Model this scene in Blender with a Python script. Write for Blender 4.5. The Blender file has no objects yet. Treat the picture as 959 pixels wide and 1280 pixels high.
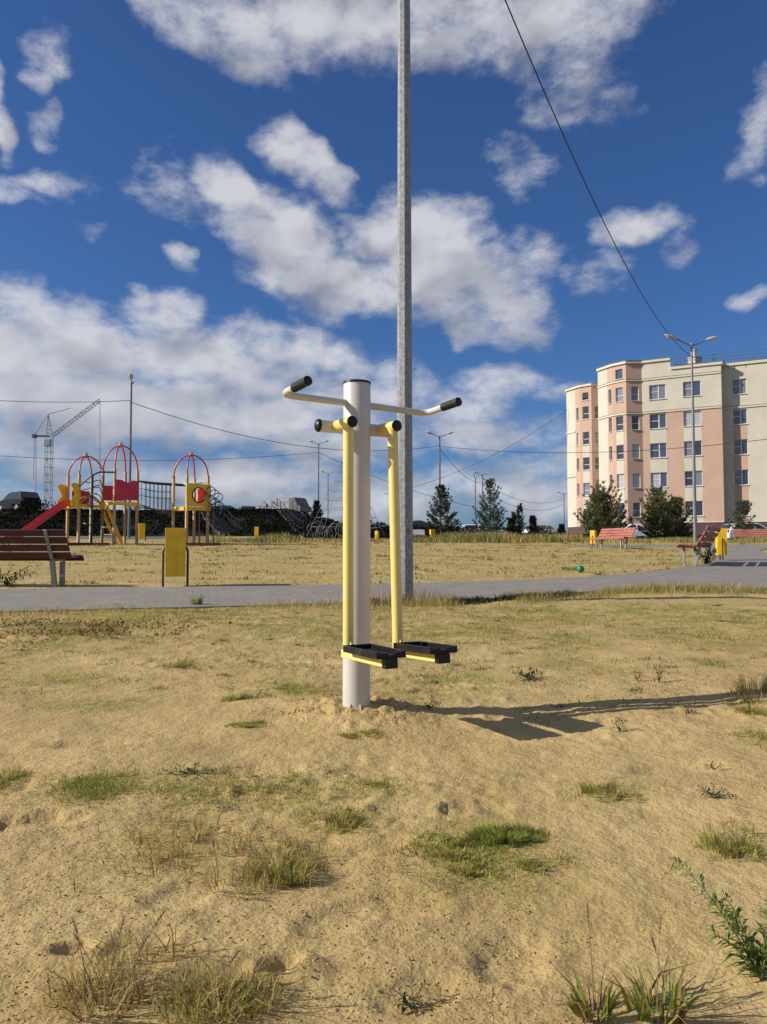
import bpy, math, random
import numpy as np
from mathutils import Vector, Matrix

scene = bpy.context.scene
COL = scene.collection
R = math.radians

# ------------------------------------------------------------------ camera
F = 985.0                       # focal length in pixels of a 959 x 1280 picture
CAMZ = 0.73
PITCH = math.atan(50.0 / F)
CT, ST = math.cos(PITCH), math.sin(PITCH)
cam_d = bpy.data.cameras.new('camera')
cam = bpy.data.objects.new('camera', cam_d)
COL.objects.link(cam)
cam.location = (0, 0, CAMZ)
cam.rotation_euler = (R(90) + PITCH, 0, 0)
cam_d.sensor_fit = 'HORIZONTAL'
cam_d.sensor_width = 36.0
cam_d.lens = 36.0 * F / 959.0
cam_d.clip_start = 0.05
cam_d.clip_end = 5000
scene.camera = cam

# ------------------------------------------------------------------ terrain
POST = (-0.13, 3.83)
SLOPE = 0.039


def sstep(a, b, x):
    t = np.clip((x - a) / (b - a), 0, 1)
    return t * t * (3 - 2 * t)


def Tz(x, y):
    """height of the ground: a gentle slope up, a bank far left, level beyond the field on the right"""
    x = np.asarray(x, float)
    y = np.asarray(y, float)
    plane = -0.05 + SLOPE * (y - 3.83)
    zr = np.where(y < 36, plane, 1.2046 + 0.039 * (1 - np.exp(-(np.maximum(y, 36) - 36))))
    crest = 3.88
    pl48 = -0.05 + SLOPE * (48 - 3.83)
    zl = np.where(y < 48, plane, pl48 + (crest - pl48) * sstep(48, 61, y))
    w = sstep(-8.0, 3.0, x)
    z = zl * (1 - w) + zr * w
    r2 = ((x - POST[0]) / 0.42) ** 2 + ((y - POST[1]) / 0.36) ** 2
    z = z + 0.045 * sstep(0.25, 2.1, x) * np.exp(-((y - 3.9) / 1.9) ** 2)      # the sand rises a little to the right
    return z + 0.05 * np.exp(-r2)


def tz(x, y):
    return float(Tz(x, y))


def ray(px, py):
    a = (px - 479.5) / F
    u = (640 - py) / F
    return a, CT - u * ST, ST + u * CT


def at(px, py, Y):
    dx, dy, dz = ray(px, py)
    t = Y / dy
    return Vector((t * dx, Y, CAMZ + t * dz))


def G(px, py):
    """where the line of sight through a photo pixel meets the ground"""
    dx, dy, dz = ray(px, py)
    t0 = 0.8
    t = t0
    while t < 200:
        if CAMZ + t * dz < tz(t * dx, t * dy):
            break
        t0 = t
        t *= 1.02
    for _ in range(30):
        m = (t0 + t) / 2
        if CAMZ + m * dz < tz(m * dx, m * dy):
            t = m
        else:
            t0 = m
    return Vector((t * dx, t * dy, tz(t * dx, t * dy)))


# ------------------------------------------------------------------ numpy noise
def _hash(ix, iy, seed):
    n = (ix.astype(np.int64) * 374761393 + iy.astype(np.int64) * 668265263 + seed * 974634777) & 0x7fffffff
    n = ((n ^ (n >> 13)) * 1274126177) & 0x7fffffff
    n = (n ^ (n >> 16)) & 0x7fffffff
    return n / float(0x7fffffff)


def vnoise(x, y, seed=0):
    xi = np.floor(x)
    yi = np.floor(y)
    fx = x - xi
    fy = y - yi
    fx = fx * fx * fx * (fx * (fx * 6 - 15) + 10)
    fy = fy * fy * fy * (fy * (fy * 6 - 15) + 10)
    a = _hash(xi, yi, seed)
    b = _hash(xi + 1, yi, seed)
    c = _hash(xi, yi + 1, seed)
    d = _hash(xi + 1, yi + 1, seed)
    return (a * (1 - fx) + b * fx) * (1 - fy) + (c * (1 - fx) + d * fx) * fy


def fbm(x, y, seed=0, octv=4, gain=0.5, lac=2.03):
    s = 0
    a = 1
    n = 0
    for o in range(octv):
        s = s + a * vnoise(x, y, seed + o * 17)
        n += a
        a *= gain
        x = x * lac + 3.7
        y = y * lac + 1.3
    return s / n


def in_poly(x, y, poly):
    inside = np.zeros(np.shape(x), bool)
    n = len(poly)
    for i in range(n):
        x1, y1 = poly[i]
        x2, y2 = poly[(i + 1) % n]
        if y1 == y2:
            continue
        c = ((y1 > y) != (y2 > y)) & (x < (x2 - x1) * (y - y1) / (y2 - y1) + x1)
        inside ^= c
    return inside


# ------------------------------------------------------------------ materials
class NT:
    def __init__(self, tree):
        self.t = tree

    def n(self, typ, **kw):
        nd = self.t.nodes.new(typ)
        for k, v in kw.items():
            setattr(nd, k, v)
        return nd

    def l(self, a, b):
        self.t.links.new(a, b)

    def math(self, op, a, b=None, c=None, clamp=False):
        nd = self.n('ShaderNodeMath', operation=op, use_clamp=clamp)
        for i, v in enumerate((a, b, c)):
            if v is None:
                continue
            if isinstance(v, (int, float)):
                nd.inputs[i].default_value = v
            else:
                self.l(v, nd.inputs[i])
        return nd.outputs[0]

    def mix(self, f, a, b, blend='MIX'):
        nd = self.n('ShaderNodeMix', data_type='RGBA', blend_type=blend)
        nd.clamp_factor = True
        for i, v in ((0, f), (6, a), (7, b)):
            if isinstance(v, (int, float)):
                nd.inputs[i].default_value = v
            elif isinstance(v, tuple):
                nd.inputs[i].default_value = v if len(v) == 4 else (*v, 1)
            else:
                self.l(v, nd.inputs[i])
        return nd.outputs[2]

    def noise(self, vec, scale, detail=4, rough=0.55):
        nd = self.n('ShaderNodeTexNoise')
        nd.inputs['Scale'].default_value = scale
        nd.inputs['Detail'].default_value = detail
        nd.inputs['Roughness'].default_value = rough
        if vec is not None:
            self.l(vec, nd.inputs['Vector'])
        return nd.outputs['Fac']

    def ramp(self, f, a, b):
        nd = self.n('ShaderNodeMapRange', interpolation_type='SMOOTHSTEP')
        self.l(f, nd.inputs[0])
        nd.inputs[1].default_value = a
        nd.inputs[2].default_value = b
        return nd.outputs[0]


def mat(name, col, rough=0.6, metal=0.0, var=0.12, scale=6.0, bump=0.0, bscale=60.0, spec=0.5, dirt=None, dirt_amt=0.0,
        dirt_scale=3.0, coat=0.0, trans=0.0):
    m = bpy.data.materials.new(name)
    m.use_nodes = True
    k = NT(m.node_tree)
    p = m.node_tree.nodes['Principled BSDF']
    tc = k.n('ShaderNodeTexCoord').outputs['Object']
    f = k.noise(tc, scale, 5)
    lo = tuple(max(0, c * (1 - var)) for c in col)
    hi = tuple(min(1, c * (1 + var)) for c in col)
    c = k.mix(k.ramp(f, 0.3, 0.7), lo, hi)
    if dirt:
        g = k.noise(tc, dirt_scale, 8, 0.7)
        c = k.mix(k.math('MULTIPLY', k.ramp(g, 0.52, 0.72), dirt_amt), c, dirt)
    k.l(c, p.inputs['Base Color'])
    r = k.n('ShaderNodeMapRange')
    k.l(k.noise(tc, scale * 3.1, 4), r.inputs[0])
    r.inputs[3].default_value = max(0.02, rough - 0.1)
    r.inputs[4].default_value = min(1, rough + 0.1)
    k.l(r.outputs[0], p.inputs['Roughness'])
    p.inputs['Metallic'].default_value = metal
    p.inputs['Specular IOR Level'].default_value = spec
    p.inputs['Coat Weight'].default_value = coat
    if bump:
        b = k.n('ShaderNodeBump')
        b.inputs['Strength'].default_value = bump
        b.inputs['Distance'].default_value = 0.01
        k.l(k.noise(tc, bscale, 4), b.inputs['Height'])
        k.l(b.outputs[0], p.inputs['Normal'])
    return m


def leaf_mat(name, tint=(1, 1, 1), rough=0.6, trans=0.25):
    """blades and leaves: colour carried per blade by the attribute 'col'"""
    m = bpy.data.materials.new(name)
    m.use_nodes = True
    k = NT(m.node_tree)
    nodes = m.node_tree.nodes
    p = nodes['Principled BSDF']
    a = k.n('ShaderNodeAttribute', attribute_name='col')
    c = k.mix(1.0, a.outputs['Color'], tint, 'MULTIPLY')
    k.l(c, p.inputs['Base Color'])
    p.inputs['Roughness'].default_value = rough
    p.inputs['Specular IOR Level'].default_value = 0.25
    t = k.n('ShaderNodeBsdfTranslucent')
    k.l(c, t.inputs['Color'])
    mx = k.n('ShaderNodeMixShader')
    mx.inputs[0].default_value = trans
    k.l(p.outputs[0], mx.inputs[1])
    k.l(t.outputs[0], mx.inputs[2])
    k.l(mx.outputs[0], nodes['Material Output'].inputs['Surface'])
    return m


# ------------------------------------------------------------------ objects
def props(o, label=None, cat=None, group=None, kind=None):
    if label:
        o['label'] = label
    if cat:
        o['category'] = cat
    if group:
        o['group'] = group
    if kind:
        o['kind'] = kind
    return o


def thing(name, label, cat, loc=(0, 0, 0), rz=0.0, group=None):
    o = bpy.data.objects.new(name, None)
    COL.objects.link(o)
    o.empty_display_size = 0.1
    o.location = loc
    o.rotation_euler = (0, 0, rz)
    return props(o, label, cat, group)


def dup(root, loc, rz, label, group=None, scale=None):
    """copy a thing with its parts and their sub-parts"""
    r = root.copy()
    COL.objects.link(r)
    r.location = loc
    r.rotation_euler = (0, 0, rz)
    if scale is not None:
        r.scale = (scale,) * 3
    r['label'] = label
    if group:
        r['group'] = group
    for ch in list(root.children):
        c = ch.copy()
        COL.objects.link(c)
        c.parent = r
        for g in list(ch.children):
            d = g.copy()
            COL.objects.link(d)
            d.parent = c
    return r


def fillet(pts, rad, n=6):
    pts = [Vector(p) for p in pts]
    out = [pts[0]]
    for i in range(1, len(pts) - 1):
        a, b, c = pts[i - 1], pts[i], pts[i + 1]
        d1 = (a - b).normalized()
        d2 = (c - b).normalized()
        ang = d1.angle(d2)
        if ang > 3.1:
            out.append(b)
            continue
        cut = min(rad / math.tan(ang / 2), (a - b).length * 0.49, (c - b).length * 0.49)
        p1 = b + d1 * cut
        p2 = b + d2 * cut
        for j in range(n + 1):
            t = j / n
            out.append((1 - t) ** 2 * p1 + 2 * t * (1 - t) * b + t * t * p2)
    out.append(pts[-1])
    return out


class MB:
    """collects shapes, then links them as ONE mesh object"""

    def __init__(self):
        self.v, self.f, self.mi = [], [], []

    def add(self, vs, fs, mi=0):
        o = len(self.v)
        self.v += [tuple(p) for p in vs]
        for q in fs:
            self.f.append([i + o for i in q])
            self.mi.append(mi)
        return self

    def box(self, c, s, rot=None, mi=0):
        hx, hy, hz = s[0] / 2, s[1] / 2, s[2] / 2
        vs = [Vector((x, y, z)) for z in (-hz, hz) for y in (-hy, hy) for x in (-hx, hx)]
        if rot is not None:
            M = rot if isinstance(rot, Matrix) else Matrix.Rotation(rot, 3, 'Z')
            vs = [M @ p for p in vs]
        c = Vector(c)
        vs = [p + c for p in vs]
        return self.add(vs, [(0, 2, 3, 1), (4, 5, 7, 6), (0, 1, 5, 4), (2, 6, 7, 3), (0, 4, 6, 2), (1, 3, 7, 5)], mi)

    def bar(self, a, b, w, h, mi=0, up=(0, 0, 1)):
        """rectangular bar from a to b"""
        a, b = Vector(a), Vector(b)
        d = (b - a)
        L = d.length
        d.normalize()
        u = Vector(up)
        s = d.cross(u)
        if s.length < 1e-5:
            s = Vector((1, 0, 0))
        s.normalize()
        u = s.cross(d)
        M = Matrix((s, d, u)).transposed()
        return self.box((a + b) / 2, (w, L, h), M, mi)

    def tube(self, pts, rad, n=10, mi=0, caps=True, twist=0.0):
        pts = [Vector(p) for p in pts]
        rs = rad if isinstance(rad, (list, tuple)) else [rad] * len(pts)
        vs, fs = [], []
        t0 = (pts[1] - pts[0]).normalized()
        ref = Vector((0, 0, 1)) if abs(t0.z) < 0.9 else Vector((1, 0, 0))
        s = t0.cross(ref).normalized()
        for i, p in enumerate(pts):
            if i == 0:
                t = t0
            elif i == len(pts) - 1:
                t = (pts[i] - pts[i - 1]).normalized()
            else:
                t = (pts[i + 1] - pts[i - 1]).normalized()
            s = (s - t * s.dot(t)).normalized()
            u = t.cross(s)
            for j in range(n):
                a = 2 * math.pi * j / n + twist
                vs.append(p + (s * math.cos(a) + u * math.sin(a)) * rs[i])
        for i in range(len(pts) - 1):
            for j in range(n):
                k = (j + 1) % n
                fs.append((i * n + j, i * n + k, (i + 1) * n + k, (i + 1) * n + j))
        if caps:
            fs.append(tuple(range(n - 1, -1, -1)))
            e = (len(pts) - 1) * n
            fs.append(tuple(range(e, e + n)))
        return self.add(vs, fs, mi)

    def prism(self, poly, a, b, mi=0):
        """poly: list of 3D points of one face; a->b: offset vectors of both ends"""
        a, b = Vector(a), Vector(b)
        n = len(poly)
        vs = [Vector(p) + a for p in poly] + [Vector(p) + b for p in poly]
        fs = [tuple(range(n - 1, -1, -1)), tuple(range(n, 2 * n))]
        for i in range(n):
            k = (i + 1) % n
            fs.append((i, k, n + k, n + i))
        return self.add(vs, fs, mi)

    def lathe(self, prof, c=(0, 0, 0), n=24, mi=0):
        c = Vector(c)
        vs, fs = [], []
        for r, z in prof:
            for j in range(n):
                a = 2 * math.pi * j / n
                vs.append(c + Vector((r * math.cos(a), r * math.sin(a), z)))
        for i in range(len(prof) - 1):
            for j in range(n):
                k = (j + 1) % n
                fs.append((i * n + j, i * n + k, (i + 1) * n + k, (i + 1) * n + j))
        if prof[0][0] > 1e-4:
            fs.append(tuple(range(n - 1, -1, -1)))
        if prof[-1][0] > 1e-4:
            e = (len(prof) - 1) * n
            fs.append(tuple(range(e, e + n)))
        return self.add(vs, fs, mi)

    def torus(self, c, rad, r, axis=(0, 1, 0), n=20, m=6, mi=0, arc=1.0, start=0.0):
        ax = Vector(axis).normalized()
        ref = Vector((0, 0, 1)) if abs(ax.z) < 0.9 else Vector((1, 0, 0))
        s = ax.cross(ref).normalized()
        u = s.cross(ax)
        c = Vector(c)
        k = int(n * arc) + 1
        pts = [c + (s * math.cos(start + 2 * math.pi * i / n) + u * math.sin(start + 2 * math.pi * i / n)) * rad for i in range(k)]
        return self.tube(pts, r, m, mi)

    def build(self, name, mats, parent=None, smooth=None, bevel=0.0, loc=None, seg=2):
        me = bpy.data.meshes.new(name)
        me.from_pydata(self.v, [], self.f)
        mats = mats if isinstance(mats, (list, tuple)) else [mats]
        for m in mats:
            me.materials.append(m)
        if len(mats) > 1:
            me.polygons.foreach_set('material_index', self.mi)
        if smooth:
            me.polygons.foreach_set('use_smooth', [True] * len(me.polygons))
            me.set_sharp_from_angle(angle=R(smooth))
        me.update()
        o = bpy.data.objects.new(name, me)
        COL.objects.link(o)
        if parent is not None:
            o.parent = parent
        if loc is not None:
            o.location = loc
        if bevel:
            b = o.modifiers.new('bevel', 'BEVEL')
            b.width = bevel
            b.segments = seg
            b.limit_method = 'ANGLE'
            b.angle_limit = R(40)
            b.harden_normals = False
        return o


def np_mesh(name, verts, faces_list, mats, col=None, smooth=False, parent=None, mat_idx=None):
    """verts (n,3); faces_list: list of int arrays (m,k)"""
    me = bpy.data.meshes.new(name)
    verts = np.asarray(verts, np.float32)
    me.vertices.add(len(verts))
    me.vertices.foreach_set('co', verts.ravel())
    loops = np.concatenate([f.ravel() for f in faces_list]).astype(np.int32)
    tot = np.concatenate([np.full(len(f), f.shape[1]) for f in faces_list]).astype(np.int32)
    start = np.concatenate([[0], np.cumsum(tot)[:-1]]).astype(np.int32)
    me.loops.add(len(loops))
    me.loops.foreach_set('vertex_index', loops)
    me.polygons.add(len(tot))
    me.polygons.foreach_set('loop_start', start)
    me.polygons.foreach_set('loop_total', tot)
    for m in (mats if isinstance(mats, (list, tuple)) else [mats]):
        me.materials.append(m)
    if mat_idx is not None:
        me.polygons.foreach_set('material_index', np.asarray(mat_idx, np.int32))
    me.update(calc_edges=True)
    if smooth:
        me.polygons.foreach_set('use_smooth', np.ones(len(tot), bool))
    if col is not None:
        for nm, c in (col if isinstance(col, dict) else {'col': col}).items():
            at_ = me.attributes.new(nm, 'FLOAT_COLOR', 'POINT')
            c = np.asarray(c, np.float32)
            if c.shape[1] == 3:
                c = np.concatenate([c, np.ones((len(c), 1), np.float32)], 1)
            at_.data.foreach_set('color', c.ravel())
    me.validate()
    o = bpy.data.objects.new(name, me)
    COL.objects.link(o)
    if parent is not None:
        o.parent = parent
    return o


def blades(base, height, width, lean, az, color, seed=0, curve=0.5, yaw=None):
    """grass blades as arrays: each a bent tapering strip of 5 points. returns verts, [quads, tris], colours"""
    rng = np.random.default_rng(seed)
    n = len(base)
    h = np.broadcast_to(height, n)
    w = np.broadcast_to(width, n)
    ln = np.broadcast_to(lean, n)
    az = np.broadcast_to(az, n)
    yw = rng.uniform(0, 2 * np.pi, n) if yaw is None else np.broadcast_to(yaw, n)
    side = np.stack([np.cos(yw), np.sin(yw), np.zeros(n)], 1)
    ld = np.stack([np.cos(az), np.sin(az), np.zeros(n)], 1)
    mid = base + ld * (h * ln * 0.32)[:, None]
    mid[:, 2] += h * 0.55 * np.cos(ln * 0.5)
    tip = base + ld * (h * ln * (0.75 + curve * 0.4))[:, None]
    tip[:, 2] += h * np.cos(np.clip(ln, 0, 1.4) * 0.85)
    sw = side * (w * 0.5)[:, None]
    V = np.stack([base - sw, base + sw, mid + sw * 0.75, mid - sw * 0.75, tip], 1).reshape(-1, 3)
    i = np.arange(n) * 5
    quads = np.stack([i, i + 1, i + 2, i + 3], 1)
    tris = np.stack([i + 3, i + 2, i + 4], 1)
    C = np.repeat(color, 5, axis=0)
    return V, quads, tris, C


def merge(parts):
    Vs, Qs, Ts, Cs = [], [], [], []
    o = 0
    for V, q, t, c in parts:
        Vs.append(V)
        Qs.append(q + o)
        Ts.append(t + o)
        Cs.append(c)
        o += len(V)
    return np.concatenate(Vs), np.concatenate(Qs), np.concatenate(Ts), np.concatenate(Cs)
# ------------------------------------------------------------------ light
SUN_EL = R(28.5)
SUN_AZ_DIR = R(7.0)            # shadows run to +x and a little away from the camera
to_sun = Vector((-math.cos(SUN_AZ_DIR) * math.cos(SUN_EL), -math.sin(SUN_AZ_DIR) * math.cos(SUN_EL), math.sin(SUN_EL)))
sl = bpy.data.lights.new('sun', 'SUN')
sl.energy = 5.0
sl.angle = R(0.53)
sl.color = (1.0, 0.93, 0.82)
so = bpy.data.objects.new('sun', sl)
COL.objects.link(so)
so.rotation_euler = to_sun.to_track_quat('Z', 'Y').to_euler()
so.location = (-20, -3, 15)

world = bpy.data.worlds.new('World')
scene.world = world
world.use_nodes = True
wk = NT(world.node_tree)
for nd in list(world.node_tree.nodes):
    world.node_tree.nodes.remove(nd)
sky = wk.n('ShaderNodeTexSky', sky_type='NISHITA')
sky.sun_disc = False
sky.sun_elevation = SUN_EL
sky.sun_rotation = math.atan2(to_sun.x, to_sun.y)
sky.altitude = 300
sky.air_density = 1.0
sky.dust_density = 0.9
sky.ozone_density = 2.5

# clouds: soft lobes spread over the dome (azimuth, elevation) broken up by noise, brighter on the side of the sun
CLOUDS = [(225, 8, 75, 34, 0.75, 15),  # photo x, y, half width, half height, weight, tilt(deg)
    (300, 30, 75, 50, 1.0, 35), (420, 25, 120, 62, 1.0, 0), (545, 20, 130, 60, 0.95, -10), (690, 25, 125, 60, 0.95, 0),
    (760, 10, 60, 40, 0.5, 0), (715, 130, 60, 32, 0.35, 20), (645, 200, 42, 26, 0.42, 25), (720, 85, 50, 35, 0.45, 0), (430, -70, 330, 80, 1.0, 0),
    (300, 262, 62, 42, 1.15, 35), (365, 312, 80, 58, 1.25, 30), (420, 358, 62, 40, 1.0, 10), (392, 212, 62, 30, 0.9, 30),
    (345, 185, 20, 20, 0.7, 0), (205, 225, 26, 32, 0.62, 20), (240, 250, 30, 22, 0.45, 0), (470, 290, 50, 45, 1.0, 0),
    (560, 330, 100, 68, 1.3, 15), (615, 370, 72, 42, 0.95, 20), (590, 400, 40, 28, 0.8, 30), (480, 365, 60, 40, 0.85, 0),
    (668, 405, 28, 18, 0.6, 0), (650, 340, 36, 38, 0.7, 0),
    (90, 425, 130, 52, 1.15, 5), (205, 388, 52, 26, 1.0, 5), (15, 440, 90, 60, 1.1, 0), (250, 455, 130, 46, 1.1, 5), (370, 440, 95, 36, 0.95, 10),
    (120, 505, 230, 55, 1.3, 0), (40, 560, 130, 40, 0.9, 0), (300, 520, 150, 42, 1.05, 0), (450, 490, 95, 36, 1.0, 0), (420, 550, 110, 34, 0.9, 0),
    (560, 505, 80, 30, 0.7, 0), (640, 480, 62, 22, 0.7, 10), (690, 492, 40, 18, 0.6, 0), (600, 540, 120, 26, 0.75, 5), (660, 590, 120, 26, 0.6, -6),
    (700, 625, 100, 26, 1.0, -8), (560, 610, 130, 26, 0.85, 0), (270, 600, 190, 30, 0.95, 0), (130, 625, 150, 26, 0.75, 0), (420, 632, 200, 26, 1.0, 0),
    (0, 120, 17, 50, 0.9, 0), (2, 175, 16, 34, 0.9, 0), (45, 232, 58, 20, 0.95, -6), (0, 245, 50, 14, 0.8, 0), (60, 68, 18, 20, 0.5, 30), (47, 103, 10, 12, 0.5, 0),
    (60, 158, 13, 16, 0.5, 20), (64, 184, 11, 9, 0.5, 0), (111, 286, 18, 11, 0.62, -20), (226, 330, 17, 13, 0.68, 35),
    (805, 283, 56, 24, 0.8, 0), (848, 320, 24, 16, 0.72, -20), (752, 340, 30, 16, 0.5, 0), (945, 165, 17, 44, 0.75, 15), (962, 120, 18, 34, 0.7, 0),
    (938, 379, 22, 10, 0.6, 0), (930, 215, 14, 14, 0.4, 0)]


def azel(px, py):
    dx, dy, dz = ray(px, py)
    L = math.sqrt(dx * dx + dy * dy + dz * dz)
    return math.atan2(dx, dy), math.asin(dz / L)


gt = bpy.data.node_groups.new('cloud_field', 'ShaderNodeTree')
gt.interface.new_socket('Vector', in_out='INPUT', socket_type='NodeSocketVector')
gt.interface.new_socket('Value', in_out='OUTPUT', socket_type='NodeSocketFloat')
gt.interface.new_socket('Soft', in_out='OUTPUT', socket_type='NodeSocketFloat')
gk = NT(gt)
gi = gk.n('NodeGroupInput').outputs[0]
gout = gk.n('NodeGroupOutput')
go, go2 = gout.inputs[0], gout.inputs[1]
# large soft billow warp
wn = gk.n('ShaderNodeTexNoise')
wn.inputs['Scale'].default_value = 14
wn.inputs['Detail'].default_value = 2
gk.l(gi, wn.inputs['Vector'])
ws = gk.n('ShaderNodeVectorMath', operation='MULTIPLY_ADD')
gk.l(wn.outputs['Color'], ws.inputs[0])
ws.inputs[1].default_value = (0.07, 0.06, 0)
ws.inputs[2].default_value = (-0.035, -0.03, 0)
wp = gk.n('ShaderNodeVectorMath', operation='ADD')
gk.l(gi, wp.inputs[0])
gk.l(ws.outputs[0], wp.inputs[1])
# (the running value rides along as a negligible third coordinate, so the lobes are worked through one after another)
wsx = gk.n('ShaderNodeSeparateXYZ')
gk.l(wp.outputs[0], wsx.inputs[0])
acc = None
for (cx, cy, rx, ry, wgt, tilt) in CLOUDS:
    if rx < 40 and wgt < 0.85:          # little ones: thin and wispy
        rx, ry, wgt = rx * 1.2, ry * 1.2, wgt * 0.74
    a0, e0 = azel(cx, cy)
    a1, e1 = azel(cx + rx, cy)
    a2, e2 = azel(cx, cy - ry)
    ra = max(abs(a1 - a0), 0.008) * 1.22
    re = max(abs(e2 - e0), 0.007) * 1.22
    mp = gk.n('ShaderNodeMapping', vector_type='TEXTURE')
    cxyz = gk.n('ShaderNodeCombineXYZ')
    gk.l(wsx.outputs[0], cxyz.inputs[0])
    gk.l(wsx.outputs[1], cxyz.inputs[1])
    if acc is not None:
        gk.l(acc, cxyz.inputs[2])
    gk.l(cxyz.outputs[0], mp.inputs['Vector'])
    mp.inputs['Location'].default_value = (a0, e0, 0)
    mp.inputs['Rotation'].default_value = (0, 0, R(-tilt))
    mp.inputs['Scale'].default_value = (ra, re, 1e5)
    d = gk.n('ShaderNodeVectorMath', operation='DOT_PRODUCT')
    gk.l(mp.outputs[0], d.inputs[0])
    gk.l(mp.outputs[0], d.inputs[1])
    v = gk.math('MULTIPLY_ADD', d.outputs['Value'], -wgt * 0.75, wgt * 0.75)
    acc = v if acc is None else gk.math('SMOOTH_MAX', acc, v, 0.16)
# unseen cloud cover outside the frame, added to whiten the light in shadows
sx = gk.n('ShaderNodeSeparateXYZ')
gk.l(gi, sx.inputs[0])
away = gk.ramp(gk.math('ABSOLUTE', sx.outputs[0]), 0.55, 0.9)
gn = gk.noise(gi, 3.2, 3)
far_c = gk.math('MULTIPLY_ADD', gn, 2.4, -0.95)
acc = gk.math('MAXIMUM', acc, gk.math('MULTIPLY_ADD', away, far_c, gk.math('MULTIPLY_ADD', away, 0.6, -0.6)))
acc = gk.math('MAXIMUM', acc, -0.6)
st = gk.n('ShaderNodeVectorMath', operation='MULTIPLY')
gk.l(gi, st.inputs[0])
st.inputs[1].default_value = (0.85, 1.35, 1)
n1 = gk.noise(st.outputs[0], 15, 7, 0.56)
n2 = gk.noise(st.outputs[0], 52, 6, 0.65)
n3 = gk.noise(st.outputs[0], 17, 2.2, 0.5)
f = gk.math('ADD', acc, gk.math('MULTIPLY_ADD', n1, 1.7, -0.85))
f = gk.math('ADD', f, gk.math('MULTIPLY_ADD', n2, 0.75, -0.375))
gk.l(f, go)
gk.l(gk.math('ADD', acc, gk.math('MULTIPLY_ADD', n3, 1.7, -0.85)), go2)

tc = wk.n('ShaderNodeTexCoord').outputs['Generated']
nz = wk.n('ShaderNodeVectorMath', operation='NORMALIZE')
wk.l(tc, nz.inputs[0])
sp = wk.n('ShaderNodeSeparateXYZ')
wk.l(nz.outputs[0], sp.inputs[0])
az = wk.math('ARCTAN2', sp.outputs[0], sp.outputs[1])
el = wk.math('ARCSINE', sp.outputs[2])
cv = wk.n('ShaderNodeCombineXYZ')
wk.l(az, cv.inputs[0])
wk.l(el, cv.inputs[1])


def field(off):
    a = wk.n('ShaderNodeVectorMath', operation='ADD')
    wk.l(cv.outputs[0], a.inputs[0])
    a.inputs[1].default_value = off
    g = wk.n('ShaderNodeGroup')
    g.node_tree = gt
    wk.l(a.outputs[0], g.inputs[0])
    return g.outputs


f0, s0_ = field((0, 0, 0))
s1_ = field((-0.026, 0.034, 0))[1]
dens = wk.ramp(f0, -0.12, 0.85)
# towards the sun thinner -> lit edge; towards the sun thicker -> in the cloud's own shade
lit = wk.math('MULTIPLY_ADD', wk.math('SUBTRACT', s0_, s1_), 0.66, 0.80)
thick = wk.ramp(s0_, 0.4, 1.3)
lit = wk.math('SUBTRACT', lit, wk.math('MULTIPLY', thick, 0.20))
low = wk.ramp(el, 0.20, 0.06)
lit = wk.math('SUBTRACT', lit, wk.math('MULTIPLY', low, 0.22), clamp=True)
ccol = wk.mix(lit, (2.5, 2.8, 3.8), (9.7, 9.8, 10.5))
skyc = wk.mix(1.0, sky.outputs[0], (0.58, 0.92, 1.44), 'MULTIPLY')
cm = wk.mix(wk.math('MULTIPLY', dens, 0.93), skyc, ccol)
bg = wk.n('ShaderNodeBackground')
bg.inputs['Strength'].default_value = 0.058
wk.l(cm, bg.inputs['Color'])
wo = wk.n('ShaderNodeOutputWorld')
wk.l(bg.outputs[0], wo.inputs['Surface'])
world.cycles.sampling_method = 'MANUAL'
world.cycles.sample_map_resolution = 512

scene.view_settings.view_transform = 'Standard'
scene.view_settings.look = 'None'
scene.view_settings.gamma = 1
scene.view_settings.exposure = 0.21
scene.cycles.max_bounces = 6
scene.cycles.transparent_max_bounces = 6
# ------------------------------------------------------------------ paths (corner points on the ground)
PATH = [(-30, 2.0), (-12, 6.0), (-3.9, 8.07), (-1.57, 8.60), (0.19, 9.05), (1.27, 9.28), (2.2, 9.95), (3.2, 10.65), (4.6, 10.8), (6.5, 10.7), (14, 10.2),
        (20, 10.4), (20, 15.0), (13.2, 17.2), (11.2, 19.6), (10.75, 21.4), (11.4, 23.8), (12.4, 26), (14.5, 28.2), (30, 29), (30, 32.3), (14, 31.2), (7.2, 31.0), (7.0, 28.9), (11.4, 28.4),
        (10.3, 25.0), (9.5, 22.6), (8.2, 19.4), (7.2, 17.6), (6.3, 16.1), (5.0, 14.5), (3.6, 13.2), (2.0, 12.3), (0.43, 11.75), (-0.57, 11.5), (-2.05, 11.24), (-5.2, 10.7),
        (-12, 9.4), (-30, 5.4)]
ROAD = [(-45, 41), (-8.6, 41), (-9.6, 47), (-45, 47)]


def smooth_poly(p, it=2):
    for _ in range(it):
        q = []
        for i in range(len(p)):
            a, b = p[i], p[(i + 1) % len(p)]
            q.append((0.75 * a[0] + 0.25 * b[0], 0.75 * a[1] + 0.25 * b[1]))
            q.append((0.25 * a[0] + 0.75 * b[0], 0.25 * a[1] + 0.75 * b[1]))
        p = q
    return p


PATH_S = smooth_poly(PATH)


def plane_z(y):
    return -0.05 + SLOPE * (y - 3.83)


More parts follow.
